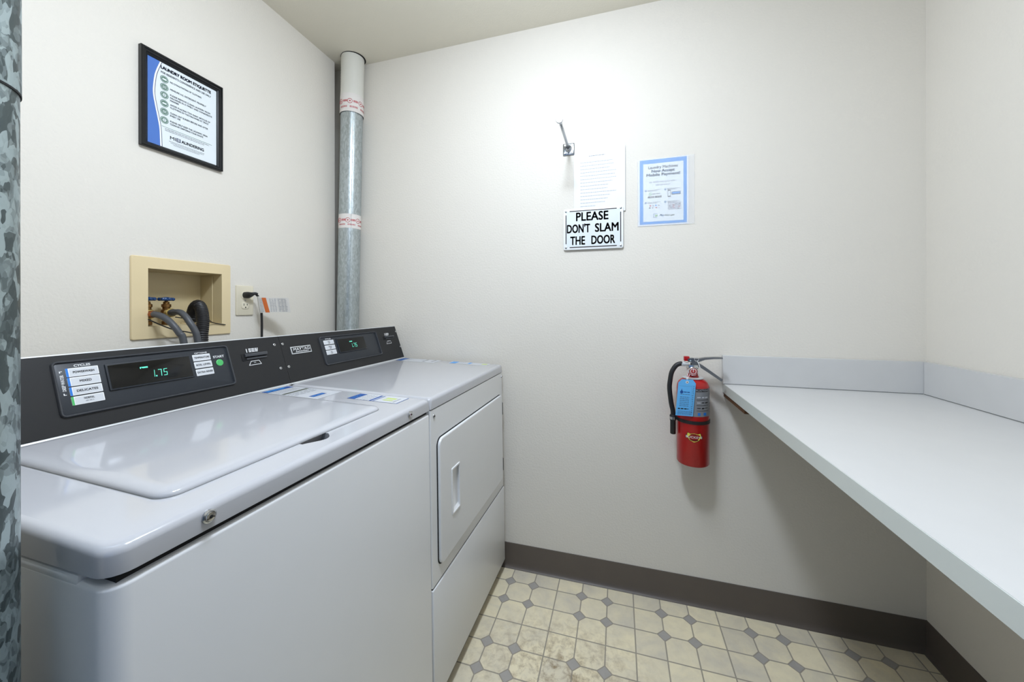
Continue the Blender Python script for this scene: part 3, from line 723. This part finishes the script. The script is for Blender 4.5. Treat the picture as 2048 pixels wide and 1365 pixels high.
OA = LW(-.829, 1.166)
def hose(name, label, cat, pts, r, m, nutm, org, ribbed=False, hexnut=True):
    P = smoothpath(pts, 8); t = thing(name, label, cat, org)
    mb = MB()
    if ribbed:
        Q = [P[0]]; need = .0034; acc = 0.0
        for a, b in zip(P[:-1], P[1:]):
            L = (b - a).length; st_ = need - acc
            while st_ <= L: Q.append(a.lerp(b, st_ / L)); st_ += need
            acc = L - (st_ - need)
        mb.tube(Q, r, m, 16, rf=lambda i: 1.0 + (.06 if i % 2 else -.05))
    else: mb.tube(P, r, m, 14)
    mb.build('hose', t, org)
    if nutm:
        d = (P[2] - P[0]).normalized(); a = Vector((0, 0, 1)); u = d.cross(a).normalized(); f = Fr(P[0], u, d.cross(u) * -1)
        if f.w.dot(d) < 0: f = Fr(P[0], u * -1, f.v)
        mb = MB(); mb.lathe([(.0115, -.012), (.0140, -.011), (.0140, .004), (.0118, .006)], f, nutm[0], 18); mb.lathe([(.0110, .005), (.0108, .020), (.0095, .024)], f, nutm[1], 14)
        mb.build('coupling', t, org)
    return t
h1 = [(-.004, -.829, 1.166), (.025, -.831, 1.166), (.05, -.828, 1.16), (.07, -.822, 1.146), (.085, -.817, 1.129), (.095, -.809, 1.107), (.10, -.802, 1.085), (.108, -.790, .95), (.115, -.78, .70), (.118, -.78, .45), (.14, -.78, .40), (.19, -.78, .40), (.222, -.78, .40)]
h2 = [(-.004, -.773, 1.170), (.025, -.778, 1.172), (.05, -.779, 1.171), (.07, -.777, 1.158), (.085, -.774, 1.138), (.095, -.767, 1.114), (.10, -.762, 1.082), (.108, -.750, .95), (.115, -.74, .70), (.118, -.74, .50), (.14, -.74, .45), (.19, -.74, .45), (.222, -.74, .45)]
hose('water_hose', 'grey rubber water hose on the left valve, with a reddish copper end', 'hose', h1, .0093, 'hose_grey', ('brass_bright', 'copper_worn'), h1[0], )
hose('water_hose', 'grey rubber water hose on the right valve, beside the black drain hose', 'hose', h2, .0093, 'hose_grey', ('brass_bright', 'hose_grey'), h2[0])
dh = [(-.045, -.690, 1.136), (-.040, -.688, 1.160), (-.022, -.692, 1.186), (.006, -.698, 1.196), (.030, -.704, 1.178), (.05, -.713, 1.146), (.06, -.721, 1.116), (.066, -.727, 1.079), (.078, -.73, .95), (.09, -.70, .65), (.14, -.68, .34), (.17, -.68, .30), (.205, -.68, .30)]
hose('drain_hose', 'fat black ribbed drain hose looping out of the supply box', 'hose', dh, .0168, 'hose_black', None, dh[0], ribbed=True)
mb = MB(); mb.tube(smoothpath([(.012, -.770, 1.1560), (.0135, -.735, 1.1500), (.034, -.700, 1.148), (.036, -.690, 1.147), (.014, -.655, 1.1325), (.0115, -.612, 1.1236)], 5), .0016, 'cord_black', 8)
mb.build('cable_tie', org=(.012, -.770, 1.156), props={'label': 'thin black cable tie jutting sideways across the supply box opening', 'category': 'cable tie'})
mb = MB(); mb.tube(smoothpath([(-.02, -.834, 1.158), (.012, -.838, 1.149), (.03, -.816, 1.131), (.034, -.786, 1.116), (.045, -.745, 1.1035), (.07, -.735, 1.090), (.074, -.72, .95)], 6), .0019, 'cord_black', 8)
mb.build('black_wire', org=(-.02, -.834, 1.158), props={'label': 'thin black wire drooping below the water hoses', 'category': 'wire'})

# ------------------------------------------------------------------ power outlet and cord
OO = LW(-.5335, 1.1565)
po = thing('power_outlet', 'ivory wall socket plate right of the supply box', 'power outlet', OO)
mb = MB(); plate(mb, LW, -.5675, -.4995, 1.1562, 1.2712, .003, .0003, .006, .003, 'plate_cream', 3); mb.build('cover_plate', po, OO)
for zc_ in (1.2335, 1.1945):
    mb = MB(); ring_ = []
    for k in range(28):
        t = 2 * PI * k / 28; ring_.append((.0172 * math.cos(t), max(-.0135, min(.0135, .0172 * math.sin(t)))))
    mb.loft([[LW(-.5335 + a * s_, zc_ + b * s_, w) for a, b in ring_] for s_, w in ((1, .005), (1, .0072), (.95, .0078))], 'plate_cream', False, True)
    for du, h in ((-.0064, .0085), (.0064, .0068)): mb.rect(LW, -.5335 + du - .0012, -.5335 + du + .0012, zc_ - h / 2 + .003, zc_ + h / 2 + .003, 'gap_black', .0080)
    mb.disc(LW, -.5335, zc_ - .0075, .0026, 'gap_black', .0080, 12)
    mb.build('socket', po, OO)
mb = MB(); mb.lathe([(.0034, .006), (.0030, .0074)], Fr(LW(-.5335, 1.214, 0), (0, 1, 0), (0, 0, 1)), 'steel', 10); mb.build('screw', po, OO)
OC = LW(-.5335, 1.2335, .008)
pc = thing('power_cable', 'black power cord plugged in the ivory wall socket, with a paper tag', 'power cord', OC)
mb = MB(); f = Fr(LW(-.5335, 1.2345, .0078), (0, 1, 0), (0, 0, 1))
def oct_(w, h, dz=0, du=0): return [(du + w * math.cos(2 * PI * k / 20) * (abs(math.cos(2 * PI * k / 20)) ** -.35 if abs(math.cos(2 * PI * k / 20)) > .2 else 1), dz + h * math.sin(2 * PI * k / 20)) for k in range(20)]
mb.loft([[f(a, b, w) for a, b in oct_(*s_)] for s_, w in (((.0125, .0120), 0), ((.0130, .0125), .012), ((.0115, .0100, .001), .022), ((.0090, .0070, .003, .002), .030))], 'cord_black', True, True)
mb.tube(smoothpath([f(.004, .004, .024), f(.016, .006, .030), f(.022, .003, .033)], 4), .0062, 'cord_black', 10, rf=lambda i: 1 - .03 * i)
mb.build('plug', pc, OC)
mb = MB(); cpts = [(.036, -.517, 1.2405), (.041, -.5085, 1.228), (.043, -.5026, 1.204), (.042, -.4965, 1.170), (.041, -.4940, 1.13), (.040, -.4932, 1.07), (.040, -.495, .85), (.06, -.52, .5), (.12, -.54, .3), (.2, -.54, .3), (.222, -.54, .3)]
mb.tube(smoothpath(cpts, 6), .0042, 'cord_black', 10); mb.build('cord', pc, OC)
mb = MB(); tf = Fr((.0475, -.5095, 1.1668), (-.12, 1, .02), (-.0, .1, 1)); tf = Fr((.0475, -.5040, 1.1668), (.06, .078, 0), (0, -.01, .06))
NX = 10
def tg(u, v, w=0): return tf(u, v, w + .0035 * math.sin(u / .080 * 2 * PI))
tw, th = .100, .059
mb.loft([[tg(tw * i / NX, 0), tg(tw * i / NX, th)] for i in range(NX + 1)], 'tag_paper', closed=False)
mb.loft([[tg(.016 + tw * .14 * i / 3, 0, .0005), tg(.010 + tw * .14 * i / 3, th, .0005)] for i in range(4)], 'tag_orange', closed=False)
for k in range(9):
    for u0, u1 in ((.002, .012), (.034, .058), (.062, .094)):
        v = .004 + k * .006
        for i in range(3):
            a = u0 + (u1 - u0) * i / 3; b = a + (u1 - u0) * random.uniform(.18, .3)
            mb.poly([tg(a, v, .0005), tg(b, v, .0005), tg(b, v + .0022, .0005), tg(a, v + .0022, .0005)], 'print_grey')
mb.tube([(.0435, -.509, 1.2300), (.0437, -.503, 1.19), (.0425, -.497, 1.166)], .0058, 'tag_paper', 10)
mb.build('cord_tag', pc, OC)

# ------------------------------------------------------------------ back wall: rod, notices, sign
OR = BW(1.186, 1.875)
vr = thing('wall_rod', 'chrome rod jutting straight out of the back wall on a square plate', 'wall rod', OR)
mb = MB(); plate(mb, BW, 1.161, 1.211, 1.849, 1.900, .003, .0003, .006, .002, 'rod_steel', 3)
for du, dz in ((-.016, -.016), (.016, -.016), (-.016, .017), (.016, .017)): mb.lathe([(.0035, .006), (.0028, .0075)], Fr(BW(1.186 + du, 1.875 + dz, 0), (1, 0, 0), (0, 0, 1)), 'steel', 10)
mb.build('plate', vr, OR)
mb = MB(); f = Fr(BW(1.186, 1.876, 0), (1, 0, 0), (0, 0, 1)); mb.lathe([(.015, .005), (.014, .010), (.0095, .014), (.0070, .020), (.0058, .030), (.0058, .240), (.0068, .242), (.0068, .248), (.0050, .250), (.0050, .256), (.0120, .258), (.0135, .266), (.0120, .268)], f, 'rod_steel', 20)
mb.build('rod', vr, OR)

pn0, pn1, pz0, pz1 = 1.2085, 1.4215, 1.590, 1.866
ON = BW((pn0 + pn1) / 2, pz0)
mb = MB(); NV = 8; lean = lambda t: .0012 + .0035 * t ** 3
def nt(u, v, w=0): s_ = (u - pn0) / (pn1 - pn0); return BW(u, v, .0012 + .0055 * s_ ** 2 + w)
for w0, m in ((0, 'sheet_white'), (-.0010, 'sheet_white')):
    mb.loft([[nt(pn0 + (pn1 - pn0) * i / NV, pz0, w0), nt(pn0 + (pn1 - pn0) * i / NV, pz1, w0)] for i in range(NV + 1)], m, closed=False)
class Cv:
    def __call__(s, a, b, c=0): return nt(a, b, c)
cvf = Cv()
mb.words(cvf, 1.272, 1.340, 1.8340, 1.8368, 'print_grey', .0005)
for k, (u1, g) in enumerate([(1.37, 0), (1.375, 0), (1.36, 0), (1.385, 1), (1.38, 0), (1.385, 1), (1.37, 0), (1.355, 0), (1.35, 1), (1.385, 0), (1.36, 0), (1.35, 1), (1.34, 0), (1.30, 0)]):
    v = 1.808 - k * .0145; mb.words(cvf, 1.236, u1, v, v + .0026, 'print_pale', .0005)
mb.build('paper_notice', org=ON, props={'label': 'faded white paper notice pinned above the door sign', 'category': 'notice'})

PS0, PS1, QS0, QS1 = 1.4700, 1.6850, 1.5190, 1.7960
OP = BW((PS0 + PS1) / 2, QS0)
pp = thing('payment_poster', 'blue bordered mobile payment poster on the back wall, right of the other notices', 'poster', OP)
mb = MB(); bx0, bx1, bz0, bz1 = 1.4790, 1.6570, 1.5265, 1.7915; ix0, ix1, iz0, iz1 = 1.4925, 1.6450, 1.5370, 1.7750
mb.rect(BW, PS0 + .002, 1.664, QS0 + .001, QS1 - .001, 'sheet_white', .0014); mb.rect(BW, bx0, bx1, bz0, bz1, 'pay_blue', .0018); mb.rect(BW, ix0, ix1, iz0, iz1, 'poster_white', .0021)
IW, IH = ix1 - ix0, iz1 - iz0; PI_ = Fr(BW(ix0, iz0, .0021), (1, 0, 0), (0, 0, 1)); f = PI_
def pt(s, u0, u1, v0, v1, m='pay_ink', b=.012, it=False): mb.text(s, f, u0 * IW, u1 * IW, v0 * IH, v1 * IH, m, .0004, b, it)
def pr(u0, u1, v0, v1, m, w=.0004): mb.rect(f, u0 * IW, u1 * IW, v0 * IH, v1 * IH, m, w)
def pw(u0, u1, v0, v1, m='print_grey'): mb.words(f, u0 * IW, u1 * IW, v0 * IH, v1 * IH, m, .0004)
pt('Laundry Machines', .13, .86, .895, .955); pt('Now Accept', .21, .79, .828, .892, b=.03); pt('Mobile Payment!', .08, .92, .765, .828, b=.03)
pw(.15, .83, .668, .690, 'print_pale'); pw(.32, .66, .616, .638, 'print_pale')
for u, v in ((.065, .535), (.555, .540), (.065, .325), (.555, .325)):
    mb.disc(f, u * IW, v * IH, .0040, 'pay_ink', .0004, 16); mb.rect(f, u * IW - .0006, u * IW + .0006, v * IH - .002, v * IH + .002, 'poster_white', .0006)
    pw(u + .05, u + .36, v + .004, v + .012); pw(u + .05, u + .28, v - .012, v - .004)
pr(.15, .21, .455, .500, 'pay_green'); pr(.165, .195, .465, .490, 'poster_white', .0006); pw(.23, .42, .468, .484)
for a in (.12, .30): pr(a, a + .16, .408, .438, 'print_black'); pw(a + .03, a + .14, .418, .428, 'print_white'); 
for a in (.12, .30): mb.words(f, (a + .04) * IW, (a + .14) * IW, .419 * IH, .427 * IH, 'print_white', .0007)
pr(.615, .685, .405, .525, 'print_black'); pr(.623, .677, .422, .508, 'poster_white', .0006)
pr(.71, .93, .440, .490, 'print_black'); pr(.722, .918, .452, .484, 'pay_blue', .0006); pw(.74, .90, .464, .474, 'print_white')
for u, m in ((.16, 'ink_red'), (.23, 'print_pale'), (.30, 'pay_blue'), (.37, 'print_grey')): pr(u, u + .04, .265, .285, m)
for u, m in ((.15, 'print_black'), (.22, 'print_grey'), (.31, 'ink_red'), (.38, 'print_pale')): pr(u, u + .035, .228, .246, m)
pr(.615, .94, .188, .312, 'print_pale')
for k in range(26):
    a, b = random.uniform(.62, .90), random.uniform(.19, .29); pr(a, a + random.uniform(.012, .04), b, b + random.uniform(.006, .018), random.choice(['print_black', 'print_black', 'sheet_white', 'sheet_white', 'print_grey', 'ink_red']), .0006 + k * .00001)
for a, b, c, d in ((.26, .36, .128, .133), (.26, .27, .065, .133), (.26, .34, .065, .071), (.345, .355, .085, .10)): pr(a, b, c, d, 'pay_ink')
pr(.30, .36, .082, .112, 'pay_green')
pt('Pay', .41, .53, .078, .118, 'pay_blue', .03, True); pt('Range', .535, .78, .078, .110, 'pay_green', .01, True)
mb.build('sheet', pp, OP)
mb = MB(); mb.rect(BW, PS0, PS1, QS0, QS1, 'sleeve', .0032)
mb.loft([[BW(PS1 - .001, z, .0032), BW(PS1, z, .0030), BW(PS1, z, .001)] for z in (QS0, QS1)], 'sleeve', closed=False); mb.build('clear_sleeve', pp, OP)

SX0, SX1, SZ0, SZ1 = 1.1645, 1.4135, 1.4340, 1.6112
OS = BW((SX0 + SX1) / 2, SZ0)
sg = thing('door_sign', 'white metal sign asking not to slam the door', 'sign', OS)
SW, SH = SX1 - SX0, SZ1 - SZ0
mb = MB(); plate(mb, BW, SX0, SX1, SZ0, SZ1, .008, .0085, .0105, .0008, 'sign_edge', 4)
sf = Fr(BW(SX0, SZ0, .0105), (1, 0, 0), (0, 0, 1)); mb.rect(sf, .012, SW - .012, .012, SH - .012, 'sign_face', .0003)
for a, b, c, d in ((.026, SW - .026, .0085, .0125), (.026, SW - .026, SH - .0125, SH - .0085), (.0085, .0125, .026, SH - .026), (SW - .0125, SW - .0085, .026, SH - .026)): mb.rect(sf, a, b, c, d, 'sign_ink', .0005)
for s_, u0, u1, v0, v1 in (('PLEASE', .215, .760, .690, .905), ("DON'T", .057, .455, .405, .625), ('SLAM', .535, .925, .405, .615), ('THE', .115, .370, .115, .325), ('DOOR', .475, .868, .115, .325)):
    mb.text(s_, sf, u0 * SW, u1 * SW, v0 * SH, v1 * SH, 'sign_ink', .0005, .018)
mb.build('panel', sg, OS)
for a, b in ((.010, .010), (SW - .010, .010), (.010, SH - .010), (SW - .010, SH - .010)):
    mb = MB(); f = Fr(BW(SX0 + a, SZ0 + b, 0), (1, 0, 0), (0, 0, 1)); mb.lathe([(.0022, 0), (.0022, .0105), (.0045, .0106), (.0042, .0124), (.0025, .0132)], f, 'steel', 14); mb.lathe([(.0014, .0132), (.001, .0134)], f, 'gap_black', 8); mb.build('screw', sg, OS)

# ------------------------------------------------------------------ fire extinguisher
EX, EY = 1.6640, -.0800; rE = .0560
OE = Vector((EX, EY, .598))
ex = thing('fire_extinguisher', 'red fire extinguisher hung on the back wall beside the counter', 'fire extinguisher', OE)
UP = Fr((EX, EY, 0), (1, 0, 0), (0, 1, 0))
mb = MB(); mb.lathe([(.044, .6040), (.047, .5985), (.053, .5985), (rE, .603), (rE, .880), (.0545, .892), (.050, .903), (.042, .911), (.030, .917), (.0215, .920), (.0195, .926)], UP, 'ext_red', 48); mb.build('cylinder', ex, OE)
def onc(a, z, r): return Vector((EX + r * math.sin(a), EY - r * math.cos(a), z))
def wrapc(mb, a0, a1, z0, z1, r, m, n=10): mb.loft([[onc(a0 + (a1 - a0) * i / n, z0, r), onc(a0 + (a1 - a0) * i / n, z1, r)] for i in range(n + 1)], m, closed=False)
mb = MB(); wrapc(mb, -1.25, 1.55, .785, .887, rE + .0004, 'ext_label', 30); r = rE + .0008
wrapc(mb, .02, .95, .876, .886, r, 'print_black'); wrapc(mb, .99, 1.02, .785, .887, r, 'print_pale', 2)
class Cy:
    def __call__(s, a, b, c=0): return onc(a, b, rE + c)
cy = Cy()
mb.text('INSTRUCTIONS', cy, -.35, .90, .8785, .8840, 'print_pale', .0012, .03)
for k in range(3):
    z = .856 - k * .020
    for a, b in ((.08, .30), (.38, .55), (.62, .86)):
        wrapc(mb, a, b, z - random.uniform(0, .004), z + .002, r, random.choice(['print_black', 'print_pale', 'print_grey']), 4)
    mb.words(cy, .05, .92, z - .010, z - .0085, 'print_black', .0008)
wrapc(mb, .12, .28, .790, .800, r, 'ink_blue', 3); wrapc(mb, .50, .72, .790, .800, r, 'ink_blue', 3)
for k in range(8): wrapc(mb, 1.10, 1.40, .795 + k * .011, .799 + k * .011, r, 'print_grey', 4)
mb.rect(cy, 1.16, 1.36, .834, .846, 'print_white', .0012)
mb.build('instruction_label', ex, OE)
mb = MB()
for z, q in ((.762, .0),): mb.loft([[onc(2 * PI * i / 48, zz, rE + q_) for i in range(48)] for zz, q_ in ((.756, .0002), (.756, .0022), (.768, .0022), (.768, .0002))], 'rubber')
mb.box((EX - .066, EY - .012, .757), (EX - .050, EY - .002, .770), 'rubber', .002); mb.build('strap', ex, OE)
# shield emblem
mb = MB(); sh = [(-.014, .0), (-.022, .010), (-.023, .020), (-.021, .027), (-.012, .024), (0, .027), (.012, .024), (.021, .027), (.023, .020), (.022, .010), (.014, .0), (0, -.006)]
cz = .697; off = -.10
def em(pts, m, w, s_=1.0, c=.010): mb.poly([onc(off + a * s_ / rE, cz + c + (b - c) * s_, rE + w) for a, b in pts], m)
em(sh, 'print_black', .0005, 1.08); em(sh, 'ext_yellow', .0008)
mb.rect(cy, off - .029 / rE, off + .029 / rE, cz + .0065, cz + .0185, 'print_black', .0011)
mb.text('BUCKEYE', cy, off - .027 / rE, off + .027 / rE, cz + .0085, cz + .0165, 'print_white', .0014, .02)
mb.words(cy, off - .014 / rE, off + .014 / rE, cz + .0005, cz + .0030, 'print_black', .0011); mb.words(cy, off - .012 / rE, off + .008 / rE, cz + .0205, cz + .0225, 'print_black', .0011)
mb.build('emblem', ex, OE)
# valve, gauge, handles
mb = MB(); mb.lathe([(.036, .9165), (.0365, .9195), (.030, .9215), (.019, .9215)], UP, 'steel_edge', 32); mb.build('collar', ex, OE)
mb = MB(); mb.lathe([(.0185, .9205), (.0180, .935), (.0165, .945), (.0165, .957)], UP, 'ext_red', 20)
mb.box((EX - .017, EY - .014, .953), (EX + .018, EY + .014, .968), 'steel', .003, 2)
mb.build('valve', ex, OE)
mb = MB(); gf = Fr((EX - .003, EY - .016, .9465), (1, 0, 0), (0, 0, 1))
mb.lathe([(.013, 0), (.0160, .002), (.0160, .013), (.0140, .0145), (.0135, .0125)], gf, 'steel', 24, True, False); mb.disc(gf, 0, 0, .0137, 'gauge_face', .0125)
mb.disc(gf, 0, 0, .0105, 'print_white', .0128, 24, ri=.0088); mb.poly([gf(-.0008, -.003, .013), gf(.0008, -.003, .013), gf(.001, .010, .013), gf(-.001, .010, .013)], 'print_white'); mb.text('195', gf, -.004, .004, -.009, -.006, 'print_white', .013)
mb.build('gauge', ex, OE)
def bar(mb, pts, wid, m, th=.0028):                     # channel-section bar in the x/z plane, given centre line
    P = [Vector((x, EY, z)) for x, z in pts]; rings = []
    for i, p in enumerate(P):
        t = (P[min(i + 1, len(P) - 1)] - P[max(i - 1, 0)]).normalized(); nrm = Vector((-t.z, 0, t.x))
        w = wid[i]; h = th + (.010 if False else 0)
        pr_ = [(-w, -.5), (-w, .5), (w, .5), (w, -.5), (w - .0016, -.5), (w - .0016, .5 - .35), (-w + .0016, .5 - .35), (-w + .0016, -.5)]
        rings.append([p + Vector((0, a, 0)) + nrm * (b * hts[i]) for a, b in pr_])
    mb.loft(rings, m, True, True)
mb = MB(); hts = [.012, .014, .012, .008, .0065, .006]
bar(mb, [(EX - .018, .984), (EX - .002, .986), (EX + .018, .985), (EX + .040, .992), (EX + .070, .9955), (EX + .1000, .9965)], [.0105, .0115, .0110, .010, .010, .009], 'cast_grey')
mb.lathe([(.0030, -.013), (.0030, .013)], Fr((EX - .010, EY, .984), (1, 0, 0), (0, 0, -1)), 'chrome', 10); mb.build('lever', ex, OE)
mb = MB(); hts = [.018, .016, .012, .011, .010, .009]
bar(mb, [(EX - .006, .971), (EX + .012, .970), (EX + .028, .9635), (EX + .050, .948), (EX + .075, .930), (EX + .098, .9135)], [.0115, .0115, .010, .010, .010, .009], 'cast_grey'); mb.build('carry_handle', ex, OE)
mb = MB(); mb.box((EX - .031, EY - .009, .981), (EX - .012, EY + .009, .9985), 'ext_red', .002); mb.build('lever_cap', ex, OE)
mb = MB(); mb.tube(smoothpath([(EX + .014, EY - .014, .982), (EX + .018, EY - .016, .972), (EX + .0225, EY - .016, .958)], 4), .0013, 'print_white', 6)
mb.tube([(EX + .010 + .007 * math.cos(k * PI / 8), EY - .0165, .990 + .007 * math.sin(k * PI / 8)) for k in range(16)], .0011, 'chrome', 6, closed=True); mb.build('safety_pin', ex, OE)
mb = MB(); hp = [(EX - .030, EY, .9690), (EX - .045, EY - .001, .9690), (EX - .060, EY - .002, .9600), (EX - .074, EY - .004, .936), (EX - .0800, EY - .006, .905), (EX - .0825, EY - .008, .874), (EX - .0770, EY - .010, .820), (EX - .0710, EY - .010, .790), (EX - .0705, EY - .010, .768)]
mb.tube(smoothpath(hp, 6), .0088, 'rubber', 14); mb.build('hose', ex, OE)
mb = MB(); mb.tube([(EX - .016, EY, .969), (EX - .026, EY, .969), (EX - .0262, EY, .969), (EX - .040, EY, .969)], .0085, 'steel_edge', 14, rf=lambda i: .75 if i < 2 else 1.12); mb.build('hose_fitting', ex, OE)
mb = MB(); NZ = Fr((EX - .0708, EY - .010, 0), (1, 0, 0), (0, 1, 0)); mb.lathe([(.0100, .775), (.0118, .772), (.0118, .756), (.0100, .752), (.0100, .704), (.0085, .702)], NZ, 'rubber', 18, True, True); mb.loft([[NZ(.0121 * math.cos(2 * PI * i / 18), .0121 * math.sin(2 * PI * i / 18), z) for i in range(18)] for z in (.758, .768)], 'steel'); mb.build('nozzle', ex, OE)
mb = MB(); mb.box((EX - .018, EY + rE - .002, .70), (EX + .018, -.0002, .90), 'steel', .002); mb.box((EX - .010, EY + .010, .944), (EX + .010, -.0002, .952), 'steel', .001); mb.build('wall_bracket', ex, OE)
# inspection tag hanging from the valve
tg0 = Vector((EX - .0335, EY - .0640, .9105))
it = thing('inspection_tag', 'light blue inspection tag hanging from the fire extinguisher', 'tag', tg0)
tfr = Fr((EX - .0290, EY - .0640, .9215), (1, .12, -.035), (.085, .0, 1))
mb = MB(); wv = .0300; hv = .134
outl = [(-wv, -hv), (wv, -hv), (wv, -.013), (wv - .011, 0), (-wv + .011, 0), (-wv, -.013)]
mb.poly([tfr(a, b, .0004) for a, b in outl], 'tag_blue'); mb.poly([tfr(a, b, -.0002) for a, b in outl][::-1], 'tag_blue')
mb.loft([[tfr(a, b, -.0002) for a, b in outl], [tfr(a, b, .0004) for a, b in outl]], 'tag_blue')
mb.rect(tfr, -wv + .004, wv - .012, -.0245, -.024, 'pay_ink', .0008)
mb.poly([tfr(-.016 + .0055 * math.sin(2 * PI * k / 16), -.047 - .0055 * math.cos(2 * PI * k / 16) + (.008 if k == 8 else 0), .0008) for k in range(16)], 'sticker_blue')
mb.words(tfr, -.009, .012, -.048, -.045, 'sticker_blue', .0008); mb.words(tfr, -.020, .013, -.056, -.054, 'pay_ink', .0008)
for k in range(6): mb.words(tfr, -.020, .012, -.066 - k * .0065, -.0635 - k * .0065, 'pay_ink', .0008)
mb.words(tfr, -.024, .012, -.110, -.106, 'print_black', .0008)
for k in range(4): mb.words(tfr, -.024, .026, -.118 - k * .004, -.1162 - k * .004, 'pay_ink', .0008)
mb.rect(tfr, wv - .0125, wv - .0120, -.128, -.02, 'pay_ink', .0008)
for k in range(15): mb.rect(tfr, wv - .010 + random.uniform(0, .002), wv - .004, -.025 - k * .0068, -.022 - k * .0068, 'pay_ink', .0008)
mb.disc(tfr, .0, -.0095, .0052, 'sheet_white', .0010, 20); mb.disc(tfr, .0, -.0095, .0024, 'print_black', .0012, 16); mb.build('card', it, tg0)
mb = MB(); hp0 = tfr(0, -.0095, .001)
mb.tube([hp0, hp0 + Vector((-.001, .004, .012)), Vector((EX - .019, EY - .020, .938)), Vector((EX - .018, EY - .010, .950))], .0009, 'sheet_white', 6)
mb.tube([hp0, hp0 + Vector((.003, .006, .012)), Vector((EX - .012, EY - .022, .938)), Vector((EX - .014, EY - .013, .950))], .0009, 'sheet_white', 6); mb.build('string', it, tg0)

# ------------------------------------------------------------------ folding counter
CX, CZ, CT = 1.7835, .888, .0345
OCn = Vector((2.1, -1.0, .85)); CYF = YF + .02
lc = thing('laundry_counter', 'white laminate folding counter along the right wall', 'counter', OCn)
mb = MB(); mb.box((CX + .0015, CYF, CZ - CT + .001), (WX - .0005, -.0005, CZ), 'laminate'); mb.build('worktop', lc, OCn)
mb = MB(); mb.box((CX, CYF, CZ - CT), (CX + .0016, -.0005, CZ - .0002), 'laminate_edge', .0005, 1); mb.build('edge_band', lc, OCn)
mb = MB(); mb.box((1.7812, -.0190, CZ - .0005), (WX - .0012, -.0005, .9985), 'laminate', .001, 1); mb.rect(Fr((0, -.0191, 0), (1, 0, 0), (0, 0, 1)), 1.783, WX - .02, CZ + .0002, CZ + .0022, 'seam_grey', .0002); mb.build('backsplash', lc, OCn)
mb = MB(); mb.box((WX - .0190, CYF, CZ - .0005), (WX - .0005, -.0200, .9985), 'laminate', .001, 1); mb.rect(Fr((WX - .0191, 0, 0), (0, -1, 0), (0, 0, 1)), .0215, -CYF, CZ + .0002, CZ + .0022, 'seam_grey', .0002); mb.build('backsplash', lc, OCn)
mb = MB(); mb.box((1.7865, -.250, .8375), (1.815, -.006, CZ - CT + .0015), 'wood_raw', .001, 1)
mb.build('wood_cleat', lc, OCn, props={'label': 'strip of bare brown wood under the counter'})
